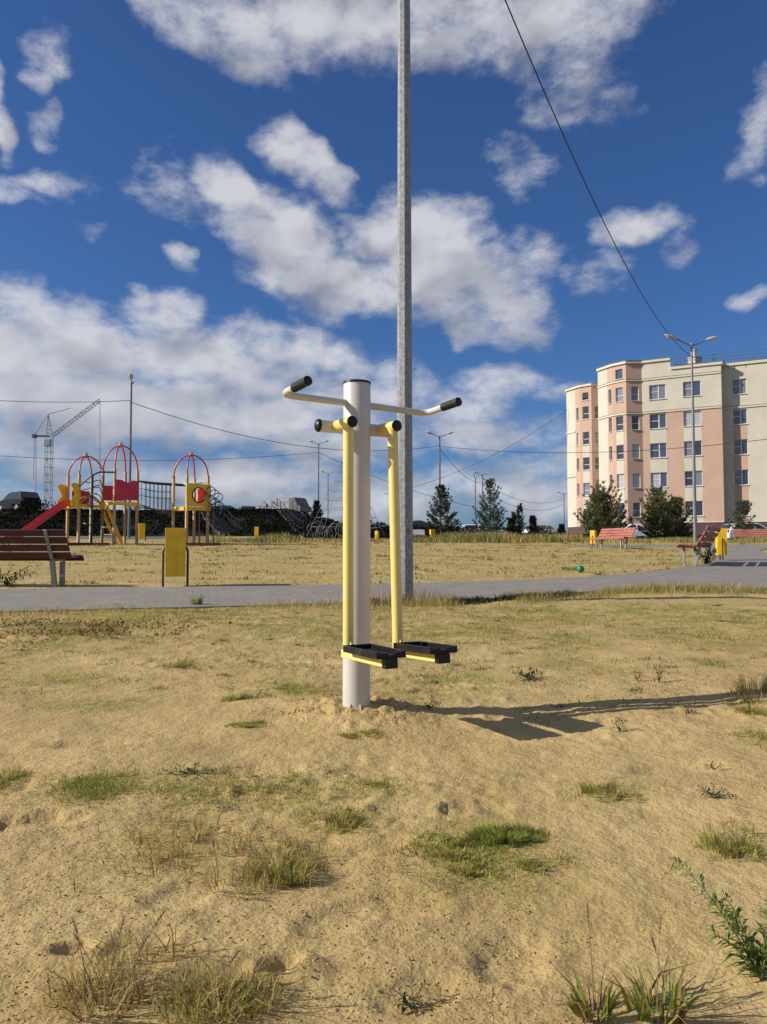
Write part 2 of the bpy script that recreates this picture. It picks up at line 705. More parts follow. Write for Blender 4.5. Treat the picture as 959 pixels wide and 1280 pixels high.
# patches of thin grass in the near sand: photo x, y, half width px, half height px, blades, height, palette (straw, olive, green, brown)
PATCH = [(115, 985, 58, 15, 2200, .026, (1, 4, 4, .3)), (290, 985, 150, 22, 4200, .020, (3, 4, 3, .6)), (470, 980, 34, 9, 500, .02, (2, 3, 4, .3)),
         (345, 1075, 60, 28, 1000, .038, (4, 4, 1.5, 1.5)), (210, 1060, 80, 40, 800, .045, (5, 2, .5, 2)), (425, 1025, 44, 16, 700, .026, (4, 4, 1, 1)),
         (270, 1250, 60, 26, 700, .055, (5, 4, 1, 1.5)), (150, 1235, 60, 40, 330, .07, (6, 1, .3, 3)), (360, 862, 46, 10, 1000, .03, (1, 4, 4, .3)),
         (80, 790, 85, 18, 3600, .035, (2, 3, 2, 4)), (60, 850, 80, 12, 1000, .025, (3, 3, 2, 1)), (10, 975, 26, 11, 450, .03, (2, 3, 3, 1)),
         (235, 830, 34, 9, 260, .04, (3, 3, 2, 2)), (560, 850, 70, 16, 700, .025, (4, 3, 2, 1)), (720, 830, 70, 14, 500, .025, (4, 3, 2, 1)),
         (890, 832, 24, 6, 450, .028, (1, 3, 4, .5)), (945, 885, 30, 14, 250, .07, (5, 3, 1, 2)), (945, 925, 24, 8, 400, .03, (1, 3, 4, .5)), (620, 790, 50, 9, 700, .035, (4, 3, 1, 2)), (540, 790, 70, 13, 1100, .035, (4, 4, 1, 1)),
         (920, 1055, 42, 18, 600, .032, (2, 4, 3, 1)), (600, 1068, 85, 34, 2200, .016, (3, 4, 3, .6)), (700, 1075, 24, 9, 120, .02, (2, 3, 3, 1)),
         (760, 990, 50, 14, 400, .016, (3, 4, 3, 1)), (400, 790, 110, 15, 1800, .03, (4, 4, 1, 1)), (210, 775, 130, 12, 2000, .035, (4, 4, 1, 1)), (860, 772, 110, 15, 1800, .035, (4, 3, 1.2, 1)), (680, 768, 80, 12, 1400, .04, (3, 4, 2, 1.5)),
         (700, 800, 60, 10, 700, .03, (3, 4, 2, 1)), (850, 800, 70, 10, 700, .03, (4, 3, 2, 1)), (330, 835, 50, 8, 300, .02, (3, 4, 2, 1)), (120, 880, 70, 10, 500, .02, (4, 4, 1, 1)), (660, 870, 50, 8, 250, .016, (4, 4, 1, 1)), (470, 770, 60, 9, 1300, .04, (4, 4, 1, 2))]

# ------------------------------------------------------------------ fine relief of the ground
def pix_list(lst):
    return [(G(a[0], a[1]),) + tuple(a[2:]) for a in lst]


DENTS = pix_list([(352, 1207, .05, .032, .024, .5), (388, 1214, .05, .05, -.010, 0), (90, 1192, .05, .03, .02, .2), (40, 1030, .16, .07, .025, .3),
                  (500, 1132, .12, .08, .010, .3), (395, 1095, .05, .03, -.012, 0), (180, 1180, .1, .05, .009, .8),
                  (600, 1010, .14, .06, .012, .2), (850, 960, .2, .07, .015, .1), (520, 1240, .1, .07, .010, .5), (640, 1190, .12, .08, .012, 1.2),
                  (230, 1120, .12, .07, .010, .9), (120, 930, .2, .08, .02, .2), (330, 960, .2, .07, .02, .1), (750, 880, .2, .07, .01, .1),
                  (470, 1060, .1, .06, .010, .4), (420, 1150, .1, .07, .010, .7), (265, 1225, .09, .05, .012, .2), (15, 985, .15, .06, .02, .2), (60, 800, .5, .12, -.03, 0)])
MACH_D = (math.sin(R(36)), -math.cos(R(36)))


def relief(x, y):
    r = np.hypot(x, y)
    w_mid = 1 / (1 + (r / 14.0) ** 2)
    w_fin = 1 / (1 + (r / 4.5) ** 3)
    h = (fbm(x * 0.55, y * 0.55, 3, 3) - 0.5) * 0.08
    h = h + (fbm(x * 1.9, y * 1.9, 5, 4) - 0.5) * 0.032 * w_mid
    rid = 1 - np.abs(2 * fbm(x * 5.1 + 0.3 * y, y * 6.1, 11, 3) - 1)
    h = h + (rid - 0.75) * 0.004 * w_mid
    pm = sstep(0.46, 0.68, fbm(x * 0.9, y * 1.1, 21, 3))
    cl = fbm(x * 17, y * 17, 31, 3)
    h = h + np.maximum(0, cl - 0.52) * 0.045 * w_mid * (0.10 + 0.90 * pm)
    c2 = fbm(x * 42, y * 42, 41, 2)
    h = h + np.maximum(0, c2 - 0.54) * 0.034 * w_fin * (0.12 + 0.88 * pm)
    h = h + (vnoise(x * 75, y * 75, 51) - 0.5) * 0.006 * w_fin
    for c, rx, ry, dep, rot in DENTS:
        dx, dy = x - c.x, y - c.y
        ca, sa = math.cos(rot), math.sin(rot)
        q = np.sqrt(((dx * ca + dy * sa) / rx) ** 2 + ((-dx * sa + dy * ca) / ry) ** 2)
        q = q + (vnoise(x * 30, y * 30, 61) - 0.5) * 0.35
        h = h - dep * (1 - sstep(0.55, 1.05, q)) + 0.25 * dep * np.exp(-((q - 1.25) / 0.25) ** 2)
    # loose heap of soil round the foot of the machine
    rp = np.hypot(x - POST[0], y - POST[1])
    heap = np.exp(-((rp - 0.16) / 0.13) ** 2)
    h = h + heap * (fbm(x * 26, y * 26, 71, 3) - 0.30) * 0.06
    return h * np.where(rp < 0.09, 0.3, 1.0)


ys = [-2.0, 0.0, 0.6, 1.0]
while ys[-1] < 150:
    ys.append(ys[-1] + max(0.0125, 0.0072 * ys[-1]))
ys += [170, 200, 260, 400, 800, 2000]
xs = [0.0]
while xs[-1] < 75:
    xs.append(xs[-1] + max(0.0145, 0.0115 * (xs[-1] - 0.25)))
xs += [95, 130, 200, 400, 1000]
ys = np.array(ys)
xs = np.array([-v for v in xs[:0:-1]] + xs)
GX, GY = np.meshgrid(xs, ys)
gx, gy = GX.ravel(), GY.ravel()
on_path = in_poly(gx, gy, PATH_S)
on_road = in_poly(gx, gy, ROAD)


def verge(x, y):
    """+1 in the strip of rough grass along the near side of the path"""
    yn = np.interp(x, [-12, -3.9, -1.57, 0.19, 1.27, 2.2, 3.2, 4.6, 14], [6.0, 8.07, 8.60, 9.05, 9.28, 9.95, 10.65, 10.8, 10.2])
    d = yn - y
    return np.where(d > -0.05, np.exp(-np.maximum(d, 0) / 0.55), 0.0), d


vg, vd = verge(gx, gy)
base_z = Tz(gx, gy)
rel = relief(gx, gy)
rel = np.where(gy > 30, rel * 0.4, rel)
flat = on_path | on_road
gz = base_z + rel - 0.035 * np.exp(-np.maximum(vd, 0) / 0.4) * (vd > 0) * sstep(-0.5, 0.6, gx)
gz = np.where(flat, base_z - 0.07, gz)
bank = sstep(47.5, 49.5, gy) * (1 - sstep(-3, 4, gx))
beyond = sstep(36.0, 39, gy) * sstep(-5, 1, gx)
dark = np.clip(bank + beyond * 0.7, 0, 1)
# where grass takes hold
gm = fbm(gx * 0.7, gy * 0.9, 81, 4)
gm2 = fbm(gx * 2.3, gy * 2.6, 91, 4)
grass_m = sstep(0.50, 0.68, 0.6 * gm + 0.4 * gm2 + 0.02)
field_m = np.where(gy > 11.0, sstep(0.36, 0.62, 0.45 * fbm(gx * 0.35, gy * 0.8, 101, 3) + 0.55 * fbm(gx * 1.2, gy * 2.4, 111, 3)), 0)
wet = sstep(0.52, 0.75, fbm(gx * 3.1, gy * 3.1, 121, 5))
moss = np.zeros(len(gx))
sel = (gy > 0.8) & (gy < 10.5) & (np.abs(gx) < 7)
for (px, py, rx, ry, n, hgt, ws) in PATCH:
    c_ = G(px, py)
    wx, wy = (G(px + rx, py) - c_).length, (G(px, py - ry) - c_).length
    q = ((gx[sel] - c_.x) / wx) ** 2 + ((gy[sel] - c_.y) / wy) ** 2
    amt = min(1.0, n / 700) * (0.35 if ws[2] < 1 else 1)
    moss[sel] = np.maximum(moss[sel], amt * np.exp(-q * 0.8))
mn = 0.5 * fbm(gx * 4, gy * 4.5, 131, 4) + 0.5 * fbm(gx * 15, gy * 15, 141, 3)
moss = np.clip(moss * sstep(0.38, 0.58, mn) + 0.30 * sstep(5.6, 8.2, gy) * (gy < 11) * sstep(0.50, 0.62, mn), 0, 1)
col = np.stack([np.clip(grass_m + 0.55 * vg + field_m, 0, 1), dark, wet], 1)

gm_ = bpy.data.materials.new('sandy_soil')
gm_.use_nodes = True
k = NT(gm_.node_tree)
p = gm_.node_tree.nodes['Principled BSDF']
pos = k.n('ShaderNodeNewGeometry').outputs['Position']
at_ = k.n('ShaderNodeAttribute', attribute_name='col')
sep = k.n('ShaderNodeSeparateColor')
k.l(at_.outputs['Color'], sep.inputs[0])
n_big = k.noise(pos, 1.3, 6, 0.6)
n_mid = k.noise(pos, 11, 6, 0.65)
n_fin = k.noise(pos, 160, 5, 0.7)
n_gr = k.noise(pos, 520, 2, 0.7)
c = k.mix(k.ramp(n_big, 0.35, 0.68), (0.465, 0.335, 0.142), (0.54, 0.392, 0.175))
c = k.mix(k.math('MULTIPLY', k.ramp(k.noise(pos, 0.85, 7, 0.7), 0.46, 0.62), 0.42), c, (0.39, 0.255, 0.105))
c = k.mix(k.math('MULTIPLY', k.ramp(k.noise(pos, 2.7, 6, 0.7), 0.54, 0.66), 0.35), c, (0.33, 0.22, 0.095))
c = k.mix(k.math('MULTIPLY', k.ramp(n_mid, 0.50, 0.72), 0.45), c, (0.37, 0.26, 0.105))
c = k.mix(k.math('MULTIPLY', k.ramp(n_fin, 0.5, 0.72), 0.7), c, (0.27, 0.19, 0.085))
c = k.mix(k.math('MULTIPLY', k.ramp(n_fin, 0.5, 0.28), 0.5), c, (0.62, 0.465, 0.23))
c = k.mix(k.math('MULTIPLY', k.ramp(n_gr, 0.60, 0.75), 0.4), c, (0.56, 0.44, 0.26))
c = k.mix(k.math('MULTIPLY', sep.outputs[2], 0.35), c, (0.32, 0.225, 0.10))
gcol = k.mix(k.ramp(k.noise(pos, 7, 5, 0.7), 0.35, 0.65), (0.31, 0.215, 0.075), (0.47, 0.335, 0.13))
c = k.mix(k.math('MULTIPLY', sep.outputs[0], 0.55), c, gcol)
far_ = k.n('ShaderNodeSeparateXYZ')
k.l(pos, far_.inputs[0])
fm_ = k.ramp(far_.outputs[1], 9.5, 12.0)
spk = k.ramp(k.noise(pos, 9, 4, 0.75), 0.50, 0.64)
spk2 = k.ramp(k.noise(pos, 0.8, 5, 0.65), 0.48, 0.62)
c = k.mix(k.math('MULTIPLY', k.math('MULTIPLY', fm_, spk), 0.55), c, (0.24, 0.185, 0.075))
c = k.mix(k.math('MULTIPLY', k.math('MULTIPLY', fm_, spk2), 0.5), c, (0.36, 0.33, 0.11))
mo_ = k.n('ShaderNodeAttribute', attribute_name='moss')
mcol = k.mix(k.ramp(k.noise(pos, 60, 4, 0.7), 0.38, 0.62), (0.17, 0.155, 0.038), (0.33, 0.31, 0.075))
c = k.mix(k.math('MULTIPLY', mo_.outputs['Fac'], 0.9), c, mcol)
dcol = k.mix(k.ramp(k.noise(pos, 1.7, 6, 0.7), 0.4, 0.65), (0.008, 0.008, 0.006), (0.022, 0.020, 0.012))
c = k.mix(sep.outputs[1], c, dcol)
k.l(c, p.inputs['Base Color'])
p.inputs['Roughness'].default_value = 0.95
p.inputs['Specular IOR Level'].default_value = 0.15
b1 = k.n('ShaderNodeBump')
b1.inputs['Strength'].default_value = 0.38
b1.inputs['Distance'].default_value = 0.012
k.l(k.noise(pos, 90, 6, 0.75), b1.inputs['Height'])
b2 = k.n('ShaderNodeBump')
b2.inputs['Strength'].default_value = 0.3
b2.inputs['Distance'].default_value = 0.12
k.l(k.noise(pos, 4.5, 5, 0.7), b2.inputs['Height'])
k.l(b1.outputs[0], b2.inputs['Normal'])
k.l(b2.outputs[0], p.inputs['Normal'])

ny, nx = GX.shape
ii = (np.arange(ny - 1)[:, None] * nx + np.arange(nx - 1)[None, :]).ravel()
quads = np.stack([ii, ii + 1, ii + nx + 1, ii + nx], 1)
ground = np_mesh('ground', np.stack([gx, gy, gz], 1), [quads], gm_, {'col': col, 'moss': np.stack([moss] * 3, 1)}, smooth=True)
props(ground, 'sandy trodden ground of the park sloping gently up to the bank', 'ground', kind='structure')


def Hz(x, y):
    x = np.asarray(x, float)
    y = np.asarray(y, float)
    v, d = verge(x, y)
    return Tz(x, y) + relief(x, y) - 0.035 * np.exp(-np.maximum(d, 0) / 0.4) * (d > 0) * sstep(-0.5, 0.6, x)


def hz(x, y):
    return float(Hz(np.array([x]), np.array([y]))[0])


# ------------------------------------------------------------------ paving
pm = bpy.data.materials.new('grey_pavers')
pm.use_nodes = True
k = NT(pm.node_tree)
p = pm.node_tree.nodes['Principled BSDF']
pos = k.n('ShaderNodeNewGeometry').outputs['Position']
rot = k.n('ShaderNodeMapping')
rot.inputs['Rotation'].default_value = (0, 0, R(-13))
k.l(pos, rot.inputs['Vector'])
br = k.n('ShaderNodeTexBrick')
k.l(rot.outputs[0], br.inputs['Vector'])
br.inputs['Scale'].default_value = 1.0
br.inputs['Brick Width'].default_value = 0.2
br.inputs['Row Height'].default_value = 0.1
br.inputs['Mortar Size'].default_value = 0.006
br.inputs['Mortar Smooth'].default_value = 0.3
br.inputs['Color1'].default_value = (0.215, 0.195, 0.172, 1)
br.inputs['Color2'].default_value = (0.275, 0.25, 0.22, 1)
br.inputs['Mortar'].default_value = (0.17, 0.145, 0.105, 1)
c = k.mix(k.math('MULTIPLY', k.ramp(k.noise(pos, 0.9, 6, 0.65), 0.42, 0.7), 0.5), br.outputs['Color'], (0.20, 0.185, 0.165))
c = k.mix(k.math('MULTIPLY', k.ramp(k.noise(pos, 2.6, 8, 0.7), 0.52, 0.70), 0.7), c, (0.36, 0.27, 0.14))
c = k.mix(k.math('MULTIPLY', k.ramp(k.noise(pos, 60, 3, 0.7), 0.5, 0.8), 0.35), c, (0.16, 0.15, 0.135))
k.l(c, p.inputs['Base Color'])
p.inputs['Roughness'].default_value = 0.9
bm_ = k.n('ShaderNodeBump')
bm_.inputs['Strength'].default_value = 0.5
bm_.inputs['Distance'].default_value = 0.006
k.l(k.math('ADD', br.outputs['Fac'], k.math('MULTIPLY', k.noise(pos, 70, 4), -0.6)), bm_.inputs['Height'])
bm_.invert = True
k.l(bm_.outputs[0], p.inputs['Normal'])


def sheet(name, poly, m, dz=0.0, label=None, cat=None):
    mb = MB()
    top = [(x, y, plane_z(y) + dz) for x, y in poly]
    low = [(x, y, plane_z(y) + dz - 0.12) for x, y in poly]
    n = len(poly)
    mb.add(top + low, [tuple(range(n))] + [(i, n + i, n + (i + 1) % n, (i + 1) % n) for i in range(n)])
    return props(mb.build(name, m), label, cat, kind='structure')


path = sheet('path', PATH_S, pm, 0.012, 'grey block paved path crossing the park and branching off to the right', 'path')
asphalt = mat('worn_asphalt', (0.115, 0.11, 0.105), 0.9, var=0.25, scale=1.2, bump=0.3)
road = sheet('road', ROAD, asphalt, 0.012, 'grey asphalt strip behind the playground', 'road')
# low concrete edging along the near side of the path
kb = MB()
conc = mat('old_concrete', (0.27, 0.25, 0.22), 0.9, var=0.2, scale=9, bump=0.4, dirt=(0.12, 0.10, 0.07), dirt_amt=0.6, dirt_scale=4)
ed = [(x, y) for x, y in PATH_S]
near = [q for q in ed if 0.2 < q[0] < 14 and q[1] < 10.95 and q[1] < np.interp(q[0], [-12, -3.9, 0.2, 3, 14], [7.2, 9, 10, 11.2, 11.5])]
near.sort()
for i in range(len(near) - 1):
    a, b = near[i], near[i + 1]
    kb.bar((a[0], a[1] - 0.03, plane_z(a[1]) - 0.035), (b[0], b[1] - 0.03, plane_z(b[1]) - 0.035), 0.06, 0.12)
props(kb.build('kerb', conc), 'low concrete edging along the near side of the path', 'kerb', kind='structure')
# ------------------------------------------------------------------ outdoor exercise machine (air walker)
YAW = R(30)
paint_grey = mat('light_grey_paint', (0.55, 0.515, 0.465), 0.4, var=0.03, scale=3, spec=0.5, dirt=(0.42, 0.37, 0.29), dirt_amt=0.35, dirt_scale=7)
paint_yel = mat('pale_yellow_paint', (0.79, 0.62, 0.20), 0.38, var=0.04, scale=3, dirt=(0.55, 0.42, 0.16), dirt_amt=0.3, dirt_scale=9)
black_pl = mat('black_plastic', (0.006, 0.006, 0.0065), 0.42, var=0.2, scale=20, spec=0.35, dirt=(0.10, 0.09, 0.07), dirt_amt=0.3, dirt_scale=14)
rubber = mat('black_grip_rubber', (0.007, 0.0065, 0.008), 0.6, var=0.2, scale=30, bump=0.25, bscale=180)
EXERCISER_L = 'white and yellow air walker exercise machine with black footplates standing in the sand'
mz = tz(*POST) - 0.005
m_root = thing('air_walker', EXERCISER_L, 'exercise machine', (POST[0], POST[1], mz), YAW)
# local frame: +x along the pivot bar to the right, -y towards the user side
H = 1.556 - mz
pr = 0.0665
mb = MB()
mb.lathe([(pr, -0.25), (pr, H - 0.004), (pr - 0.002, H)], n=48)
post = mb.build('post', paint_grey, m_root, smooth=40)
mb = MB()
mb.lathe([(pr + 0.0025, H - 0.004), (pr + 0.003, H + 0.001), (pr, H + 0.007), (0.03, H + 0.012), (0.0001, H + 0.0125)], n=48)
mb.build('post_cap', black_pl, post, smooth=50)
for a in (35, 125, 215, 305, 255):
    mb = MB()
    x, y = math.cos(R(a)) * 0.082, math.sin(R(a)) * 0.082
    mb.add([(x * .78, y * .78, 0.022), (x * 1.12, y * 1.12, -0.012), (x * .78, y * .78, -0.03), (x * .78 - y * .05, y * .78 + x * .05, 0.022), (x * 1.12 - y * .05, y * 1.12 + x * .05, -0.012), (x * .78 - y * .05, y * .78 + x * .05, -0.03)], [(0, 1, 2), (5, 4, 3), (0, 3, 4, 1), (1, 4, 5, 2), (2, 5, 3, 0)])
    mb.build('anchor_lug', paint_grey, post, smooth=30)
# handlebar: one pipe through the post, both ends bent towards the user
hh = 1.453 - mz
pts = fillet([(-0.415, -0.225, hh + 0.022), (-0.415, 0, hh), (0.435, 0, hh), (0.435, -0.25, hh + 0.022)], 0.06, 10)
HT = Matrix.Rotation(R(6), 3, 'Z')
pts = [HT @ q for q in pts]
hb = MB().tube(pts, 0.0165, 20).build('handlebar', paint_grey, m_root, smooth=40)
for sx, L in ((-0.415, 0.225), (0.435, 0.25)):
    d = HT @ Vector((0, -L, 0.022)).normalized()
    e = HT @ Vector((sx, -L, hh + 0.022))
    g = MB()
    ps = [e - d * 0.115, e - d * 0.112, e - d * 0.108, e - d * 0.02, e + d * 0.002, e + d * 0.008, e + d * 0.0105]
    g.tube(ps, [0.0168, 0.0215, 0.0205, 0.0205, 0.0225, 0.022, 0.017], 24)
    for q in range(9):
        a = e - d * (0.100 - q * 0.009)
        g.tube([a, a + d * 0.004], 0.0212, 24)
    g.build('grip', rubber, hb, smooth=35)
# pivot bar with domed caps
bz = 1.332 - mz
pb = MB().tube([(-0.205, 0, bz), (0.205, 0, bz)], 0.03, 28).build('pivot_bar', paint_grey, m_root, smooth=40)
for s in (-1, 1):
    q = [(s * (0.205 + t), 0, bz) for t in (-0.001, 0.004, 0.012, 0.018, 0.0205)]
    MB().tube(q, [0.0315, 0.0318, 0.027, 0.015, 0.004], 28).build('end_cap', black_pl, pb, smooth=60)
for s, swing in ((-1, 0.004), (1, 0.044)):
    x = s * 0.12
    ey = -0.140
    zt = 0.278 - mz                         # underside of the footplates
    drop = bz - zt
    sw = -drop * swing
    mbx = MB()
    mbx.tube([(x, ey, bz - 0.006), (x, ey + sw, zt + 0.002)], 0.0248, 28)
    leg = mbx.build('swing_leg', paint_yel, m_root, smooth=40)
    hubm = MB().tube([(x, -0.026, bz + 0.0005), (x, -0.030, bz + 0.0005), (x, -0.178, bz + 0.0005)], [0.024, 0.0268, 0.0268], 28)
    hubm.tube([(x, -0.034, bz + 0.0005), (x, -0.045, bz + 0.0005)], 0.0285, 28)
    hubm.build('pivot_hub', paint_yel, leg, smooth=40)
    col_ = MB().tube([(x, -0.022, bz + 0.0005), (x, -0.034, bz + 0.0005)], 0.0262, 28)
    col_.build('washer', paint_grey, leg, smooth=40)
    MB().tube([(x, -0.177, bz), (x, -0.181, bz), (x, -0.185, bz), (x, -0.1865, bz)], [0.0268, 0.0275, 0.024, 0.012], 28).build('hub_cap', black_pl, leg, smooth=50)
    T = Matrix.Rotation(-swing * 0.8, 3, 'X')
    o = Vector((x, ey + sw, zt))

    def lp(px_, py_, pz_):
        return o + T @ Vector((px_, py_, pz_))
    br_ = MB()
    br_.box(lp(0.018, -0.125, -0.0195), (0.046, 0.385, 0.037), T)
    br_.add([lp(0.004, -0.020, 0.0), lp(0.004, -0.052, 0.0), lp(0.004, -0.022, 0.05), lp(-0.004, -0.020, 0.0), lp(-0.004, -0.052, 0.0), lp(-0.004, -0.022, 0.05)],
            [(0, 1, 2), (5, 4, 3), (0, 3, 4, 1), (1, 4, 5, 2), (2, 5, 3, 0)])
    br_.add([lp(0.020, 0.004, 0.0), lp(0.052, 0.004, 0.0), lp(0.022, 0.004, 0.04), lp(0.020, -0.004, 0.0), lp(0.052, -0.004, 0.0), lp(0.022, -0.004, 0.04)],
            [(0, 1, 2), (5, 4, 3), (0, 3, 4, 1), (1, 4, 5, 2), (2, 5, 3, 0)])
    br_.build('foot_bracket', paint_yel, leg, bevel=0.004)
    # footplate: an open tray with raised rims, a lower notched front lip and ribs on its floor
    tr = MB()
    x0, x1 = -0.046, 0.098
    y0, y1 = -0.036, -0.345
    cx, cy = (x0 + x1) / 2, (y0 + y1) / 2
    W, Ln = x1 - x0, y0 - y1
    tr.box(lp(cx, cy, 0.0045), (W, Ln, 0.008), T)
    t = 0.011
    tr.box(lp(x0 + t / 2, cy, 0.0195), (t, Ln, 0.022), T)
    tr.box(lp(x1 - t / 2, cy, 0.0195), (t, Ln, 0.022), T)
    tr.box(lp(cx, y0 - t / 2, 0.0195), (W - 2 * t, t, 0.022), T)
    tr.box(lp(x0 + t + 0.022, y1 + t / 2, 0.0170), (0.044, t, 0.017), T)
    tr.box(lp(x1 - t - 0.022, y1 + t / 2, 0.0170), (0.044, t, 0.017), T)
    tr.box(lp(cx, y1 + t / 2, 0.0120), (W - 2 * t - 0.088, t, 0.007), T)
    for q in range(6):
        tr.box(lp(x0 + t + 0.018 + q * 0.018, cy + 0.01, 0.010), (0.006, Ln - 0.07, 0.003), T)
    plate = tr.build('footplate', black_pl, leg, bevel=0.0035)
    MB().box(lp(0.026, -0.333, -0.021), (0.062, 0.034, 0.043), T).build('bracket_plug', black_pl, leg, bevel=0.004)
# ------------------------------------------------------------------ lamp posts
galv = mat('galvanised_steel', (0.27, 0.272, 0.275), 0.55, metal=0.3, var=0.25, scale=26, bump=0.12, bscale=120, dirt=(0.16, 0.15, 0.14), dirt_amt=0.5, dirt_scale=11)
lampgrey = mat('lamp_housing_grey', (0.50, 0.50, 0.50), 0.5, var=0.06)
glass_l = mat('lamp_glass', (0.62, 0.62, 0.60), 0.2, var=0.03)
galv_mid = mat('dull_galvanised_steel', (0.20, 0.205, 0.21), 0.55, metal=0.4, var=0.15, scale=8)
galv_far = mat('weathered_steel', (0.15, 0.155, 0.16), 0.6, metal=0.3, var=0.15, scale=4)


def lamp_post(name, label, loc, rz, h, r0, r1, m, group=None, arms=(-1, 1), reach=0.62):
    t = thing(name, label, 'lamp post', loc, rz, group)
    mb = MB()
    mb.tube([(0, 0, -0.3), (0, 0, h)], [r0, r1], 8)
    mb.build('pole', m, t)
    MB().tube([(0, 0, h + 0.002), (0, 0, h + 0.07)], [r1 * 1.25, r1 * 1.1], 10).build('pole_cap', m, t)
    for s in arms:
        mb = MB().tube([(s * r1 * 0.5, 0, h - 0.05), (s * reach, 0, h + 0.24)], 0.028, 8)
        arm = mb.build('arm', m, t, smooth=40)
        hd = MB()
        d = Vector((s, 0, 0.28)).normalized()
        e = Vector((s * (reach - 0.08), 0, h + 0.235))
        q = [e, e + d * 0.06, e + d * 0.14, e + d * 0.30, e + d * 0.50, e + d * 0.60]
        n0 = len(hd.v)
        hd.tube(q, [0.04, 0.055, 0.11, 0.125, 0.10, 0.03], 12)
        hd.v = hd.v[:n0] + [tuple(Vector((v[0], v[1], v[2])) - Vector((0, 0, 1)) * ((Vector(v) - e).dot(Vector((-d.z * s, 0, abs(d.x)))) * 0.45)) for v in hd.v[n0:]]
        head = hd.build('lamp_head', lampgrey, t, smooth=50)
        gl = MB()
        c = e + d * 0.34 + Vector((0, 0, -0.074))
        gl.bar(c - d * 0.15, c + d * 0.15, 0.15, 0.02)
        gl.build('lamp_lens', glass_l, head, bevel=0.006)
    return t


LG = 'street lamps round the park'
np_ = Vector((0.245, 9.08, 0))
np_.z = tz(np_.x, np_.y) - 0.05
near_pole = lamp_post('lamp_post', 'tall octagonal galvanised lamp post right behind the exercise machine', np_, 0, 10.9, 0.098, 0.059, galv, LG, reach=0.8)
sign_m = mat('faded_sticker', (0.33, 0.30, 0.20), 0.7, var=0.12, scale=30)
ink = mat('sticker_ink', (0.03, 0.03, 0.03), 0.7)
fa = R(22.5)
fn = Vector((math.sin(fa), -math.cos(fa), 0))
fx = Vector((math.cos(fa), math.sin(fa), 0))
sz = at(509, 664, 9.1).z - np_.z
rr = 0.0955 * math.cos(fa)
sc_ = fn * (rr + 0.001) + Vector((0, 0, sz))
sg = MB()
Mx = Matrix((fx, fn, Vector((0, 0, 1)))).transposed()
sg.box(sc_, (0.068, 0.003, 0.10), Mx)
stk = sg.build('warning_sticker', sign_m, near_pole)
props(stk, 'faded rectangular sticker with a warning triangle')
tri = MB()
o = sc_ + fn * 0.003
P3 = [o + fx * a + Vector((0, 0, b)) for a, b in ((-0.026, -0.012), (0.026, -0.012), (0, 0.034))]
for i in range(3):
    tri.bar(P3[i], P3[(i + 1) % 3], 0.005, 0.002, up=fn)
zg = [o + fx * a + Vector((0, 0, b)) for a, b in ((0.002, 0.021), (-0.004, 0.008), (0.004, 0.007), (-0.001, -0.006))]
for i in range(3):
    tri.bar(zg[i], zg[i + 1], 0.004, 0.002, up=fn)
tri.bar(o + fx * -0.024 + Vector((0, 0, -0.030)), o + fx * 0.024 + Vector((0, 0, -0.030)), 0.004, 0.002, up=fn)
tri.build('warning_triangle', ink, stk)
MB().lathe([(0.011, 0), (0.011, 0.008), (0.006, 0.012)], n=8).build('bolt', galv, near_pole, loc=fn * rr + Vector((0, 0, sz + 0.115))).rotation_euler = (R(90), 0, fa)


def on_ground(px, Y, dz=0.0):
    x = at(px, 650, Y).x
    return Vector((x, Y, tz(x, Y) + dz))


pole_r = lamp_post('lamp_post', 'grey double headed lamp post before the pink and cream apartment block', on_ground(869, 34.0), R(8), 8.65, 0.085, 0.042, galv_mid, LG, reach=0.75)
pole_p = lamp_post('lamp_post', 'lamp post seen end on behind the middle tower of the playground', on_ground(161.5, 44.7), R(106), 8.75, 0.085, 0.05, galv_far, LG)
pole_2 = lamp_post('lamp_post', 'thin lamp post with a small dark conifer at its foot, left of the exercise machine', on_ground(398, 85), R(-5), 8.6, 0.09, 0.06, galv_far, LG)
pole_4 = dup(pole_2, on_ground(550, 62), R(4), 'lamp post rising out of the neat dark pine, just right of the galvanised post', LG)
pole_5 = dup(pole_2, on_ground(603.5, 93), R(12), 'far lamp post with both lamp heads, half hidden by the taller loose pine', LG)
pole_5b = dup(pole_2, on_ground(594.5, 97), R(75), 'far bare lamp post with arms end on, between the two larger pines', LG)
pole_3 = dup(pole_2, on_ground(410, 118), R(10), 'shortest looking lamp post left of the machine, beside the rope pyramid', LG)
pole_6 = dup(pole_2, on_ground(705.5, 124), R(0), 'far lamp post standing against the left edge of the apartment block', LG)

# ------------------------------------------------------------------ overhead cables
cable_m = mat('black_cable', (0.018, 0.018, 0.02), 0.6)


def cable(label, a, b, sag, r, n=40, group='overhead cables'):
    a, b = Vector(a), Vector(b)
    pts = []
    for i in range(n + 1):
        t = i / n
        q = a.lerp(b, t)
        q.z -= sag * 4 * t * (1 - t)
        pts.append(q)
    o = MB().tube(pts, r, 6).build('overhead_cable', cable_m, smooth=60)
    return props(o, label, 'cable', group)


def top(o, dz):
    return Vector(o.location) + Vector((0, 0, dz))


